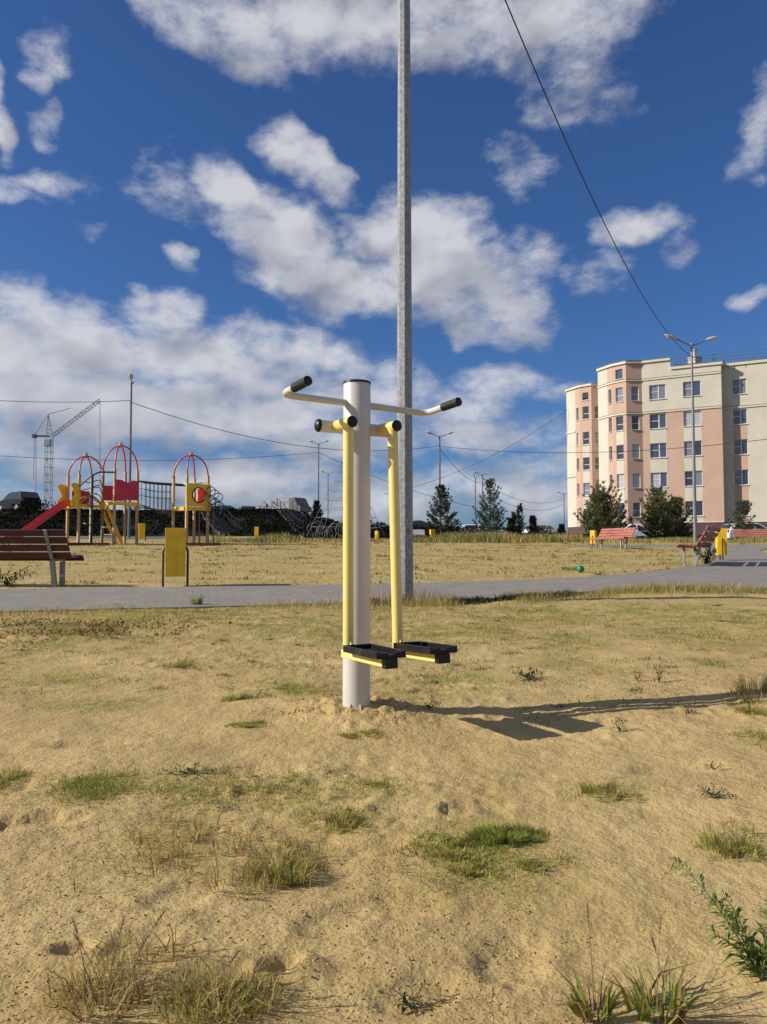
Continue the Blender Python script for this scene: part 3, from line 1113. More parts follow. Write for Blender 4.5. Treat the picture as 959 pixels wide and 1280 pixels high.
cable('thick black cable sagging from the tall galvanised post to the post by the apartment block', top(near_pole, 10.35), at(866, 446, 34.0), 1.4, 0.0125)
cable('cable coming in from the left edge to the post behind the playground', at(-260, 470, 40), top(pole_p, 7.85), 0.55, 0.016)
cable('cable from the post behind the playground sagging towards the post in the neat dark pine', top(pole_p, 7.75), top(pole_4, 7.9), 1.35, 0.019)
cable('cable from the post in the neat dark pine crossing before the apartment block', top(pole_4, 7.85), at(1150, 520, 40), 1.1, 0.019)
cable('short cable from the post in the neat dark pine down to the double far post', top(pole_4, 7.7), top(pole_5, 7.6), 0.7, 0.02)
cable('thin cable leaving the post with the small conifer to the left', at(-120, 560, 70), top(pole_2, 7.7), 1.0, 0.022)
cable('thin cable from the post with the small conifer down to the right', top(pole_2, 7.7), at(640, 640, 120), 1.2, 0.024)
cable('thin cable climbing to the left corner of the apartment block', at(480, 618, 88), at(710, 512, 88), 1.3, 0.022)
cable('thin cable from the double headed far post to the post by the block', top(pole_5, 7.8), top(pole_6, 7.9), 1.5, 0.024)
cable('lower thin cable from the double headed far post to the post by the block', top(pole_5, 6.8), top(pole_6, 7.0), 1.6, 0.024)

# ------------------------------------------------------------------ benches
slat_red = mat('faded_red_boards', (0.36, 0.115, 0.08), 0.55, var=0.22, scale=5, bump=0.2, bscale=30, dirt=(0.16, 0.07, 0.045), dirt_amt=0.6, dirt_scale=8)
slat_dark = mat('shade_darkened_boards', (0.062, 0.009, 0.011), 0.5, var=0.2, scale=5, bump=0.2, bscale=30)  # red boards darkened to carry the shade on the left bench
slat_glare = mat('glare_painted_boards', (0.72, 0.68, 0.64), 0.5, var=0.06)  # sun glare on the far bench's boards, put into their colour
frame_c = mat('bench_frame_grey', (0.26, 0.25, 0.23), 0.8, var=0.15, scale=12, bump=0.3)
# profile of the slats: (y, z, tilt) with the front of the bench at -y
SEAT = [(-0.405, 0.395, 55), (-0.365, 0.432, 20), (-0.295, 0.436, -4), (-0.225, 0.428, -6), (-0.155, 0.420, -6), (-0.085, 0.413, -4)]
BACK = [(-0.015, 0.445, 56), (0.055, 0.550, 58), (0.120, 0.655, 60), (0.178, 0.762, 63)]


def bench(label, loc, rz, slat_m, glare_from=99, L=2.0, size=1.0, name='park_bench', group='park benches'):
    t = thing(name, label, 'bench', loc, rz, group)
    t.scale = (size,) * 3
    mb = MB()
    for y, z, a in SEAT:
        mb.box((0, y, z), (L, 0.06, 0.028), Matrix.Rotation(R(a), 3, 'X'))
    mb.build('seat', slat_m, t, bevel=0.005)
    mb = MB()
    for i, (y, z, a) in enumerate(BACK):
        mb.box((0, y, z), (L, 0.096, 0.030), Matrix.Rotation(R(a), 3, 'X'), mi=1 if i >= glare_from else 0)
    mb.build('backrest', [slat_m, slat_glare], t, bevel=0.005)
    for s in (-1, 1):
        x = s * (L / 2 - 0.27)
        mb = MB()
        mb.bar((x, -0.37, 0.40), (x, 0.0, 0.385), 0.05, 0.03)
        mb.bar((x, 0.005, 0.39), (x, 0.228, 0.80), 0.05, 0.022)
        mb.build('side_frame', frame_c, t, bevel=0.004)
        for y0, y1 in ((-0.31, -0.31), (0.0, -0.12)):
            MB().bar((x + 0.001, y0, 0.383), (x + 0.001, y1, -0.12), 0.065, 0.05).build('leg', frame_c, t, bevel=0.004)
    return t


def bpos(px, py, Y=None):
    return G(px, py) if Y is None else on_ground(px, Y)


bench('red bench in painted shade seen from behind, beside the path in front of the playground', Vector((-5.40, 11.18, tz(-5.46, 11.18))), R(176), slat_dark)
b2 = on_ground(768, 26.9)
bench('faded red bench with a small yellow bin at its left end', b2, R(-66), slat_red, size=0.86)
bench('brown red bench seen from its end, at the path edge before a yellow bin', Vector((6.83, 16.75, tz(6.83, 16.75))), R(-120), slat_red)
bench('red bench in front of the white hatchback, right of the yellow bin', on_ground(940, 46.0), R(-18), slat_red)
bench('far small bench with glare painted upper boards, half hidden by the tall galvanised post', on_ground(511, 47), R(10), slat_red, glare_from=1)

# ------------------------------------------------------------------ litter bins
bin_y = mat('yellow_bin_paint', (0.86, 0.51, 0.012), 0.45, var=0.10, scale=6, dirt=(0.50, 0.27, 0.02), dirt_amt=0.45, dirt_scale=7)
leg_k = mat('black_steel', (0.014, 0.014, 0.015), 0.5)


def litter_bin(label, loc, rz, group='yellow litter bins'):
    t = thing('litter_bin', label, 'litter bin', loc, rz, group)
    w, d = 0.285, 0.24
    mb = MB()
    # five-sided tub, open at the top, with a folded rim
    poly = [(-w / 2, -d / 2), (w / 2, -d / 2), (w / 2, d / 2), (-w / 2, d / 2)]
    z0, z1 = 0.145, 0.83
    k = 0.94
    lo = [(x * k, y * k, z0) for x, y in poly]
    hi = [(x, y, z1) for x, y in poly]
    ih = [(x * 0.95, y * 0.94, z1) for x, y in poly]
    il = [(x * 0.88, y * 0.88, z0 + 0.05) for x, y in poly]
    fs = [(3, 2, 1, 0)]
    for i in range(4):
        j = (i + 1) % 4
        fs += [(i, j, 4 + j, 4 + i), (4 + i, 4 + j, 8 + j, 8 + i), (8 + i, 8 + j, 12 + j, 12 + i)]
    fs.append((12, 13, 14, 15))
    mb.add(lo + hi + ih + il, fs)
    mb.build('tub', bin_y, t, bevel=0.022, seg=3)
    sm = MB()
    sm.box((0.012, -d / 2 * 0.972, 0.47), (0.012, 0.006, 0.60), Matrix.Rotation(R(-0.65), 3, 'X'))
    sm.build('seam_strip', bin_y, t, bevel=0.002)
    for s in (-1, 1):
        x = s * (w / 2 + 0.026)
        pts = fillet([(x, 0, -0.15), (x, 0, 0.50), (s * (w / 2 - 0.004), 0, 0.57)], 0.05, 5)
        MB().tube(pts, 0.0165, 10).build('leg', leg_k, t, smooth=50)
    return t


lb = G(219, 733.5)
bin1 = litter_bin('yellow litter bin on two black legs across the path, before the playground', lb, R(13))
g_b = 'yellow litter bins'
dup(bin1, on_ground(741.5, 28.5), R(55), 'small looking yellow bin left of the faded red bench', g_b, 0.72)
dup(bin1, on_ground(901, 18.6), R(78), 'yellow bin close behind the brown red bench at the path edge', g_b, 0.92)
dup(bin1, on_ground(540.5, 47), R(20), 'far yellow bin right of the glare painted bench', g_b)
dup(bin1, on_ground(471.5, 44), R(60), 'far yellow bin seen between the machine and its right leg', g_b, 0.72)
dup(bin1, on_ground(321, 44), R(0), 'far yellow bin at the foot of the bank, below the parked cars', g_b, 0.75)
dup(bin1, on_ground(177.5, 36.5), R(20), 'yellow bin behind the playground, under the rope bridge', g_b)

# ------------------------------------------------------------------ ball
ball_m = mat('green_ball_rubber', (0.010, 0.20, 0.055), 0.4, var=0.15, scale=14, dirt=(0.05, 0.2, 0.08), dirt_amt=0.3)
bp = G(726, 716)
mb = MB()
prof = [(max(0.0001, 0.066 * math.sin(math.pi * i / 20)), -0.066 * math.cos(math.pi * i / 20)) for i in range(21)]
mb.lathe(prof, n=32)
ball = mb.build('ball', ball_m, smooth=60, loc=(bp.x, bp.y, hz(bp.x, bp.y) + 0.063))
props(ball, 'green rubber ball lying on the dry field near the path', 'ball')
# ------------------------------------------------------------------ playground
wood_t = mat('tan_timber', (0.44, 0.31, 0.165), 0.75, var=0.2, scale=4, bump=0.3, bscale=20)
red_p = mat('red_panel_paint', (0.46, 0.025, 0.055), 0.45, var=0.08, scale=4)
red_pipe = mat('red_pipe_paint', (0.50, 0.035, 0.055), 0.4, var=0.06)
yel_p = mat('ochre_panel_paint', (0.76, 0.46, 0.02), 0.5, var=0.1, scale=4)
blk_p = mat('dark_blue_steel', (0.012, 0.014, 0.03), 0.45)
rope_m = mat('dark_rope', (0.022, 0.024, 0.035), 0.9)
plank_m = mat('bleached_planks', (0.30, 0.24, 0.17), 0.8, var=0.4, scale=9)
white_p = mat('white_step_paint', (0.7, 0.68, 0.62), 0.5)
YB = 30.7
PXM = YB / F / CT
pr_ = on_ground(142.7, YB)
pg = thing('playground_tower', 'wooden playground with three domed towers, red slide and rope bridge', 'playground', pr_)
E1 = Vector((0.69, 0.724, 0))
E2 = Vector((-0.724, 0.69, 0))
S = 0.97
NB = Vector((0, 0, 0))
NA = NB - E1 * S + E2 * S
NC = Vector(((233.2 - 142.7) * PXM, 0.0, 0))


def tower(N, zp, zt, za, ze=-0.3):
    c = [N, N + E1 * S, N + E1 * S + E2 * S, N + E2 * S]
    for i, q in enumerate(c):
        MB().tube([q + Vector((0, 0, ze - 0.7)), q + Vector((0, 0, zt))], 0.062, 4, twist=R(45 + 46)).build('post', wood_t, pg)
    m = N + (E1 + E2) * S * 0.5
    d = MB()
    for q in c:
        pts = []
        for i in range(13):
            a = i / 12 * math.pi / 2
            pts.append(q.lerp(m, 1 - math.cos(a)) + Vector((0, 0, zt - 0.12 + (za - zt + 0.12) * math.sin(a) ** 0.9)))
        d.tube(pts, 0.03, 8)
    dome = d.build('dome_frame', red_pipe, pg, smooth=50)
    f = MB()
    f.lathe([(0.07, za - 0.07), (0.085, za - 0.05), (0.085, za + 0.05), (0.05, za + 0.07), (0.06, za + 0.09), (0.06, za + 0.14), (0.01, za + 0.16)], m, 12)
    f.build('finial', wood_t, dome)
    pl = MB()
    a = (E1 + E2) * S
    pl.bar(N + E2 * S * 0.5 - E1 * 0.06 + Vector((0, 0, zp - 0.05)), N + E2 * S * 0.5 + E1 * (S + 0.06) + Vector((0, 0, zp - 0.05)), S + 0.1, 0.04)
    pl.bar(N - E1 * 0.06 - E2 * 0.078 + Vector((0, 0, zp - 0.09)), N + E1 * (S + 0.06) - E2 * 0.078 + Vector((0, 0, zp - 0.09)), 0.045, 0.14)
    pl.bar(N - E1 * 0.078 + E2 * 0.06 + Vector((0, 0, zp - 0.09)), N - E1 * 0.078 + E2 * (S - 0.06) + Vector((0, 0, zp - 0.09)), 0.045, 0.14)
    pl.build('platform', yel_p, pg, bevel=0.006)
    return c, m


ZA, ZB, ZC = 1.62, 1.72, 1.52
cB, mB = tower(NB, ZB, 3.0, 3.98)
cA, mA = tower(NA, ZA, 2.78, 3.55)
cC, mC = tower(NC, ZC, 2.77, 3.60)


def panel_on(a, b, prof, m, off, name='side_panel', th=0.025):
    """panel standing between two posts; prof: list of (t along a-b, z)"""
    a, b = Vector(a), Vector(b)
    d = (b - a)
    n = Vector((d.y, -d.x, 0)).normalized()
    poly = [a + d * t + Vector((0, 0, z)) + n * off for t, z in prof]
    return MB().prism(poly, n * 0, n * th, 0).build(name, m, pg, bevel=0.004)


wave = [(-0.04, 1.78), (1.02, 1.78), (1.02, 2.50)] + [(1.02 - i / 14 * 1.06, 2.50 + 0.09 * (abs(1 - 2 * i / 14) ** 1.5) - 0.03 * math.cos(i / 14 * 4 * math.pi)) for i in range(1, 14)] + [(-0.04, 2.60)]
panel_on(cB[0], cB[1], wave, red_p, 0.07)
panel_on(cB[3], cB[2], [(0.05, 1.8), (0.95, 1.8), (0.95, 2.4), (0.05, 2.4)], red_p, -0.09)
# ochre hood at the head of the slide: zigzag edged cheeks on both sides
hood = [(-0.36, 1.50), (0.02, 1.40), (0.02, 2.38), (-0.30, 2.42), (-0.42, 2.34), (-0.20, 1.96), (-0.40, 1.74)]
hood = [(t, z) for t, z in hood]
panel_on(cA[0], cA[1], [(t * 0.95, z) for t, z in hood], yel_p, 0.075, 'slide_hood')
panel_on(cA[3], cA[2], [(t * 0.95 - 0.02, z) for t, z in hood], yel_p, -0.10, 'slide_hood')
panel_on(cA[3], cA[2], [(0.2, 1.66), (0.95, 1.66), (0.95, 2.2), (0.2, 2.2)], red_p, -0.09)
# slide
sd = -E1
s0 = (cA[0] + cA[3]) * 0.5 + sd * 0.06
W2 = E2.normalized() * 0.23
chute = [s0 + Vector((0, 0, 1.60)), s0 + sd * 0.35 + Vector((0, 0, 1.52)), s0 + sd * 2.0 + Vector((0, 0, 0.28)), s0 + sd * 2.45 + Vector((0, 0, 0.16))]
cur = fillet(chute, 0.6, 6)
sl_ = MB()
prof = [(-1.0, 0.20), (-0.93, 0.20), (-0.88, 0.02), (0.88, 0.02), (0.93, 0.20), (1.0, 0.20), (0.97, -0.04), (-0.97, -0.04)]
vs, fs = [], []
n = len(prof)
for q in cur:
    for a, b in prof:
        vs.append(q + W2 * a + Vector((0, 0, b)))
for i in range(len(cur) - 1):
    for j in range(n):
        kx = (j + 1) % n
        fs.append((i * n + j, i * n + kx, (i + 1) * n + kx, (i + 1) * n + j))
fs += [tuple(range(n)), tuple(range((len(cur) - 1) * n, len(cur) * n))]
sl_.add(vs, fs)
slide = sl_.build('slide', red_pipe, pg)
for s in (-1, 1):
    q = cur[-1] + W2 * s * 0.8
    MB().tube([q + Vector((0, 0, -0.5)), q + Vector((0, 0, -0.03))], 0.025, 8).build('slide_leg', blk_p, slide)
# steps down from the platform between the towers
st0 = cA[1] + E2 * 0.25 + Vector((0.06, 0, 1.55))
st1 = st0 + Vector((0.30, 1.15, -1.60))
sv = Vector((0.86, -0.51, 0)) * 0.34
stair = MB()
for s in (0, 1):
    stair.bar(st0 + sv * s, st1 + sv * s, 0.045, 0.17)
stw = stair.build('stair_stringers', yel_p, pg, bevel=0.005)
trd = MB()
for i in range(6):
    q = st0.lerp(st1, (i + 0.6) / 6.4)
    trd.bar(q + sv * 0.07, q + sv * 0.93, 0.16, 0.03)
trd.build('treads', red_p, stw)
# black pole climber with looping bars in front of the left tower
pc = NA + Vector((0.62, -0.30, 0))
cl = MB()
cl.tube([pc + Vector((0, 0, -0.6)), pc + Vector((0, 0, 2.72))], 0.045, 10)
cl.tube(fillet([pc + Vector((0, 0, 2.70)), pc + Vector((0.25, 0, 2.82)), cB[0] + Vector((0, -0.07, 2.84))], 0.2, 5), 0.032, 8)
cl.tube(fillet([pc + Vector((0, 0, 2.70)), pc + Vector((-0.35, 0.1, 2.45)), cA[0] + Vector((0.0, -0.06, 2.25))], 0.3, 6), 0.028, 8)
for i, z in enumerate((0.35, 0.72, 1.1, 1.48, 1.86, 2.2)):
    a0 = i * 0.9
    cl.tube([pc + Vector((0.30 * math.cos(a0 + t * 0.35) * (t / 6), -0.30 * abs(math.sin(a0 + t * 0.35)) * (t / 6), z + 0.02 * t)) for t in range(7)], 0.02, 6)
for z, dz in ((1.85, 0.35), (2.15, 0.15), (2.45, -0.1)):
    cl.tube(fillet([cA[0] + Vector((0.05, -0.07, z - dz * 0.4)), pc + Vector((-0.1, 0.05, z + dz * 0.4)), pc + Vector((0.25, 0.1, z + 0.1)), cB[3] + Vector((0.02, -0.07, z - 0.15))], 0.3, 5), 0.018, 6)
climb = cl.build('pole_climber', blk_p, pg, smooth=50)
# timber arch at the front of the left tower
ar = MB()
a0, a1 = cA[0] + Vector((0.02, -0.09, 0)), cA[1] + Vector((-0.02, -0.09, 0))
for off, m_, th in ((0.0, 0, 0.10),):
    for i in range(14):
        t0, t1 = i / 14, (i + 1) / 14
        q0 = a0.lerp(a1, t0) + Vector((0, 0, 1.62 + 0.30 * math.sin(math.pi * t0)))
        q1 = a0.lerp(a1, t1) + Vector((0, 0, 1.62 + 0.30 * math.sin(math.pi * t1)))
        ar.bar(q0, q1 + (q1 - q0) * 0.05, 0.05, th)
ar.build('arch_beam', wood_t, pg)
ab = MB()
for i in range(10):
    t0 = (i + 0.5) / 10
    q0 = a0.lerp(a1, t0) + Vector((0, 0.06, 1.66 + 0.26 * math.sin(math.pi * t0)))
    ab.bar(q0, q0 + E2 * 0.75, 0.09, 0.02)
ab.build('arch_slats', red_p, pg)
for dx_, z in ((0.02, 0.72), (0.14, 0.42)):
    MB().bar(cB[3] + Vector((dx_, -0.12, z)), cB[3] + Vector((dx_ + 0.32, -0.16, z)), 0.05, 0.035).build('foot_peg', white_p, pg)
# rope bridge
b0, b1 = cB[1] + Vector((0.07, 0.02, 0)), cC[3] + Vector((-0.07, 0.02, 0))
bd = (b1 - b0)
bw = Vector((-bd.y, bd.x, 0)).normalized() * 0.62
dk = MB()
npl = 11
for i in range(npl):
    t = (i + 0.5) / npl
    q = b0.lerp(b1, t) + Vector((0, 0, ZB - 0.10 + (ZC - ZB) * t - 0.10 * math.sin(math.pi * t) + 0.012 * math.sin(i * 2.4)))
    dk.bar(q, q + bw, 0.115, 0.04)
bridge = dk.build('rope_bridge_deck', plank_m, pg, bevel=0.004)
for s in (0, 1):
    rl = MB()
    rl.tube([b0 + bw * s + Vector((-0.05, 0, 2.56)), b0.lerp(b1, 0.5) + bw * s + Vector((0, 0, 2.49)), b1 + bw * s + Vector((0.45, 0, 2.42))], 0.034, 8)
    rl.build('bridge_handrail', blk_p, bridge, smooth=50)
    rn = MB()
    for i in range(8):
        t = (i + 0.5) / 8
        lo = b0.lerp(b1, t) + bw * s + Vector((0, 0, ZB - 0.12 + (ZC - ZB) * t - 0.09 * math.sin(math.pi * t)))
        rn.tube([lo, Vector((lo.x, lo.y, 2.55 - 0.10 * t))], 0.011, 6)
    for z in (2.0, 2.27):
        rn.tube([b0 + bw * s + Vector((0, 0, z)), b0.lerp(b1, 0.5) + bw * s + Vector((0, 0, z - 0.1)), b1 + bw * s + Vector((0, 0, z - 0.13))], 0.009, 6)
    rn.tube([b0 + bw * s + Vector((0, 0, 1.52)), b0.lerp(b1, 0.5) + bw * s + Vector((0, 0, 1.41)), b1 + bw * s + Vector((0, 0, 1.34))], 0.02, 6)
    rn.build('bridge_net', rope_m, bridge)
# ochre panel with a round window on the right tower, red panel behind it
a, b = cC[0], cC[1]
d = (b - a)
nrm = Vector((d.y, -d.x, 0)).normalized()
cz, rad = 1.97, 0.29
pw = MB()
N_ = 32
outer = []
for i in range(N_):
    an = 2 * math.pi * (i + 0.5) / N_
    cx_, sz_ = math.cos(an), math.sin(an)
    kx = min(0.56 / abs(cx_), 0.45 / abs(sz_))
    outer.append((cx_ * kx, sz_ * kx))
inner = [(rad * math.cos(2 * math.pi * (i + 0.5) / N_), rad * math.sin(2 * math.pi * (i + 0.5) / N_)) for i in range(N_)]
mid = (a + b) * 0.5 + nrm * 0.07
dn = d.normalized()
P = lambda uv, o: mid + dn * uv[0] + Vector((0, 0, cz + uv[1])) + nrm * o
vs = [P(q, 0) for q in outer] + [P(q, 0) for q in inner] + [P(q, 0.025) for q in outer] + [P(q, 0.025) for q in inner]
fs = []
for i in range(N_):
    j = (i + 1) % N_
    fs += [(i, j, N_ + j, N_ + i), (2 * N_ + i, 3 * N_ + i, 3 * N_ + j, 2 * N_ + j), (i, 2 * N_ + i, 2 * N_ + j, j), (N_ + i, N_ + j, 3 * N_ + j, 3 * N_ + i)]
pw.add(vs, fs)
wp_ = pw.build('window_panel', yel_p, pg)
MB().torus(mid + Vector((0, 0, cz)) + nrm * 0.03, rad, 0.025, nrm, 32, 8).build('window_ring', blk_p, wp_, smooth=60)
bub = MB()
m0 = mid + Vector((0, 0, cz)) - nrm * 0.30 + dn * 0.33
bub.prism([m0 + dn * x_ + Vector((0, 0, z_)) for x_, z_ in ((-0.20, -0.27), (-0.05, -0.31), (0.14, -0.29), (0.2, -0.12), (0.16, 0.10), (0.2, 0.27), (0.02, 0.33), (-0.2, 0.25), (-0.16, 0.02))], nrm * 0, nrm * 0.03)
red_b = mat('bright_red_panel', (0.62, 0.03, 0.06), 0.4)
bub.build('inner_panel', red_b, pg)
# ring climber right of the tower
rg = MB()
rng0 = random.Random(4)
c0 = cC[1] + Vector((0.06, -0.10, 0))
for i in range(4):
    for j in range(3):
        q = c0 + Vector((0.08 + j * 0.17 + i * 0.05, -0.05 - 0.10 * j - 0.06 * i, 2.15 - i * 0.36 - j * 0.13))
        if i == 3 and j == 2:
            continue
        rg.torus(q, 0.18, 0.018, (0.25 + rng0.uniform(-.3, .3), -1, 0.35 + rng0.uniform(-.2, .2)), 18, 6)
rings = rg.build('ring_climber', blk_p, pg, smooth=60)
for px_ in (252, 269.6):
    q = Vector(((px_ - 142.7) * PXM, -0.35, 0))
    MB().tube([q + Vector((0, 0, -0.5)), q + Vector((0, 0, 1.35))], 0.022, 8).build('climber_leg', blk_p, rings)
for q in (cC[1],):
    MB().tube([q + Vector((-0.08, -0.02, 2.5)), q + Vector((-0.62, 0.3, 2.5))], 0.02, 8).build('top_rail', blk_p, pg)
# low red edging beams of the play area
for px0, px1, y0, lb_ in ((86, 136, 30.2, 'low dark red edging beam under the left playground tower'), (226, 276, 30.2, 'low dark red edging beam under the right playground tower')):
    p0, p1 = on_ground(px0, y0), on_ground(px1, y0)
    mb = MB()
    mb.bar(p0 + Vector((0, 0, 0.03)), p1 + Vector((0, 0, 0.03)), 0.12, 0.16)
    props(mb.build('edging_beam', slat_dark, bevel=0.01), lb_, 'edging beam', 'edging beams of the play area')

# ------------------------------------------------------------------ rope pyramid far behind the machine
rope_c = mat('pale_blue_rope', (0.16, 0.19, 0.25), 0.8)
pipe_w = mat('pale_climbing_pipes', (0.17, 0.135, 0.125), 0.5, var=0.2, scale=2)
ry = 47.0
rp = on_ground(433, ry)
rc = thing('rope_pyramid', 'tall rope climbing pyramid on a mast behind the exercise machine', 'climbing net', rp)
hz_ = at(433, 566, ry).z - rp.z
MB().tube([(0, 0, -0.3), (0, 0, hz_)], 0.05, 8).build('mast', galv_far, rc)
net = MB()
nb = 8
for i in range(nb):
    a = 2 * math.pi * i / nb + 0.2
    net.tube([(0, 0, hz_ - 0.03), (2.35 * math.cos(a), 2.35 * math.sin(a), 0.25)], 0.010, 5)
for lv in range(1, 9):
    f = lv / 9
    r_ = 2.35 * f
    z = hz_ * (1 - f) + 0.25 * f
    net.tube([(r_ * math.cos(2 * math.pi * i / nb + 0.2), r_ * math.sin(2 * math.pi * i / nb + 0.2), z - 0.06 * (i % 2)) for i in range(nb + 1)], 0.012, 5, caps=False)
net.build('net', rope_c, rc)
hp = on_ground(412, 44.5)
hc = thing('hoop_climber', 'low tangle of pale curved climbing hoops beside the rope pyramid', 'climbing frame', hp)
rgh = random.Random(8)
for i in range(9):
    mb = MB()
    c = Vector((-0.9 + i * 0.24, rgh.uniform(-.5, .5), 0.40 + rgh.uniform(-.1, .25)))
    mb.torus(c, rgh.uniform(0.30, 0.60), 0.016, (rgh.uniform(-.7, .7), -1, rgh.uniform(-.4, .4)), 22, 6)
    mb.tube([c + Vector((0, 0, -0.3)), (c.x, c.y, -0.3)], 0.024, 6)
    mb.build('hoop', pipe_w, hc, smooth=60)

# ------------------------------------------------------------------ stairs up the bank
rail_c = mat('dull_handrail_paint', (0.03, 0.03, 0.032), 0.9, spec=0.1)
st_c = mat('grey_step_concrete', (0.09, 0.088, 0.085), 0.9, var=0.2)
for k_, (px0, py0, Y0, px1, py1, Y1, lb_) in enumerate(((288, 666, 49, 262, 648, 57, 'concrete stairs down the dark bank beside the ring climber'), (392, 668, 49, 356, 644, 59, 'concrete stairs with handrails down the dark bank below the grey van'))):
    p0 = on_ground(px0, Y0)
    p1 = on_ground(px1, Y1)
    t = thing('bank_stairs', lb_, 'stairs', p0, 0, 'stairs on the bank')
    d = p1 - p0
    stp = MB()
    nn = 12
    side = Vector((-d.y, d.x, 0)).normalized() * 0.6
    for i in range(nn):
        q = d * ((i + 0.5) / nn)
        q2 = Vector((q.x, q.y, tz(p0.x + q.x, p0.y + q.y) - p0.z + 0.10))
        stp.bar(q2 - side, q2 + side, 0.62, 0.3)
    stp.build('steps', st_c, t)
    for s in (-1, 1):
        hr = MB()
        tops = []
        for i in range(7):
            q = d * (i / 6) + side * s
            zg = tz(p0.x + q.x, p0.y + q.y) - p0.z
            hr.tube([(q.x, q.y, zg - 0.2), (q.x, q.y, zg + 1.0)], 0.025, 6)
            tops.append((q.x, q.y, zg + 1.0))
        hr.tube(tops, 0.02, 6)
        hr.tube([(a[0], a[1], a[2] - 0.45) for a in tops], 0.02, 6)
        hr.build('handrail', rail_c, t)
# ------------------------------------------------------------------ apartment block
cream = mat('cream_render', (0.55, 0.51, 0.41), 0.9, var=0.05, scale=0.6, bump=0.15, bscale=15, dirt=(0.46, 0.42, 0.32), dirt_amt=0.35, dirt_scale=0.5)
pink = mat('pink_render', (0.50, 0.335, 0.255), 0.9, var=0.05, scale=0.6, bump=0.15, bscale=15, dirt=(0.42, 0.28, 0.21), dirt_amt=0.35, dirt_scale=0.5)
plinth_m = mat('brown_plinth', (0.085, 0.045, 0.042), 0.8, var=0.15, scale=1.5)
white_f = mat('white_window_frame', (0.62, 0.62, 0.60), 0.4, var=0.03)
trim_m = mat('grey_tin_trim', (0.16, 0.145, 0.13), 0.6, var=0.1)
coping_m = mat('pale_coping', (0.58, 0.535, 0.42), 0.7, var=0.05)
roof_m = mat('roof_felt', (0.06, 0.06, 0.06), 0.9)


def glass_mat(name, c, r):
    m = bpy.data.materials.new(name)
    m.use_nodes = True
    k = NT(m.node_tree)
    p = m.node_tree.nodes['Principled BSDF']
    tcx = k.n('ShaderNodeTexCoord').outputs['Object']
    w = k.n('ShaderNodeTexWave')
    w.inputs['Scale'].default_value = 1.9
    w.inputs['Distortion'].default_value = 2.5
    k.l(tcx, w.inputs['Vector'])
    k.l(k.mix(k.math('MULTIPLY', w.outputs['Fac'], 0.6), c, tuple(v * 0.45 for v in c)), p.inputs['Base Color'])
    p.inputs['Roughness'].default_value = r
    p.inputs['Specular IOR Level'].default_value = 0.9
    p.inputs['Coat Weight'].default_value = 0.5
    p.inputs['Coat Roughness'].default_value = 0.03
    return m


panes = [glass_mat('dark_window_pane', (0.03, 0.035, 0.045), 0.12), glass_mat('window_pane_with_curtain', (0.20, 0.21, 0.25), 0.2),
         glass_mat('window_pane_with_blind', (0.45, 0.45, 0.47), 0.25), glass_mat('bluish_window_pane', (0.06, 0.075, 0.12), 0.1)]
Cc = Vector((31.0, 71.6, 0))
e_ = Vector((0.875, -0.485, 0)).normalized()
inn = Vector((0.485, 0.875, 0)).normalized()
Apt = Cc - e_ * 7.05
Mpt = Cc - e_ * 4.41
V2 = lambda x, y: Vector((x, y, 0))
Bp, Dp, D2p, Ep = V2(23.34, 75.1), V2(22.36, 76.3), V2(22.08, 77.0), V2(21.53, 78.4)
R2, B2, D2b, S2, E2 = V2(24.7, 85.2), V2(22.64, 85.1), V2(21.60, 86.1), V2(21.30, 86.86), V2(20.70, 88.4)
C2 = Cc + inn * 1.05
RE = C2 + e_ * 14
RB = RE + inn * 14
E2b = E2 + inn * 12
bl = thing('apartment_block', 'five storey pink and cream apartment block with polygonal corner bays', 'building', Cc + Vector((0, 0, 1.24)))
OFF = Vector((Cc.x, Cc.y, 1.24))
SILLS = [4.05 + 2.8 * i for i in range(5)]
WH = 1.4
wall_mb = MB()          # materials: 0 cream 1 pink 2 plinth 3 reveal
rngw = random.Random(11)
windows = []


def wall(a, b, z1, holes=(), colour=lambda u, z: 0, z0=0.3):
    d = b - a
    L = d.length
    d = d / L
    n_in = Vector((-d.y, d.x, 0))
    us = sorted({0.0, L, *[h[0] for h in holes], *[h[1] for h in holes]})
    zs = sorted({z0, z1, 3.5, 14.02, *[h[2] for h in holes], *[h[3] for h in holes]})
    zs = [z for z in zs if z0 <= z <= z1]
    P = lambda u, z, o=0.0: a + d * u + n_in * o + Vector((0, 0, z)) - OFF
    for i in range(len(us) - 1):
        for j in range(len(zs) - 1):
            uc, zc = (us[i] + us[i + 1]) / 2, (zs[j] + zs[j + 1]) / 2
            if any(h[0] < uc < h[1] and h[2] < zc < h[3] for h in holes):
                continue
            wall_mb.add([P(us[i], zs[j]), P(us[i + 1], zs[j]), P(us[i + 1], zs[j + 1]), P(us[i], zs[j + 1])], [(0, 1, 2, 3)], 2 if zc < 3.5 else colour(uc, zc))
    dep = 0.2
    for h in holes:
        u0, u1, h0, h1 = h[:4]
        q = [P(u0, h0), P(u1, h0), P(u1, h1), P(u0, h1)]
        r_ = [P(u0, h0, dep), P(u1, h0, dep), P(u1, h1, dep), P(u0, h1, dep)]
        wall_mb.add(q + r_, [(0, 1, 5, 4), (1, 2, 6, 5), (2, 3, 7, 6), (3, 0, 4, 7)], 3)
        windows.append((P, u0, u1, h0, h1, h[4] if len(h) > 4 else 2, n_in, d))


def col_holes(uc, w, sills, np__=2):
    return [(uc - w / 2, uc + w / 2, s, s + WH, np__) for s in sills]


def u_at(a, b, px):
    t = (px - 479.5) / F
    d = (b - a).normalized()
    s = t * CT
    # a.x + d.x u = s' (y-ish)
    u = (t * a.y - a.x) / (d.x - t * d.y)
    return u


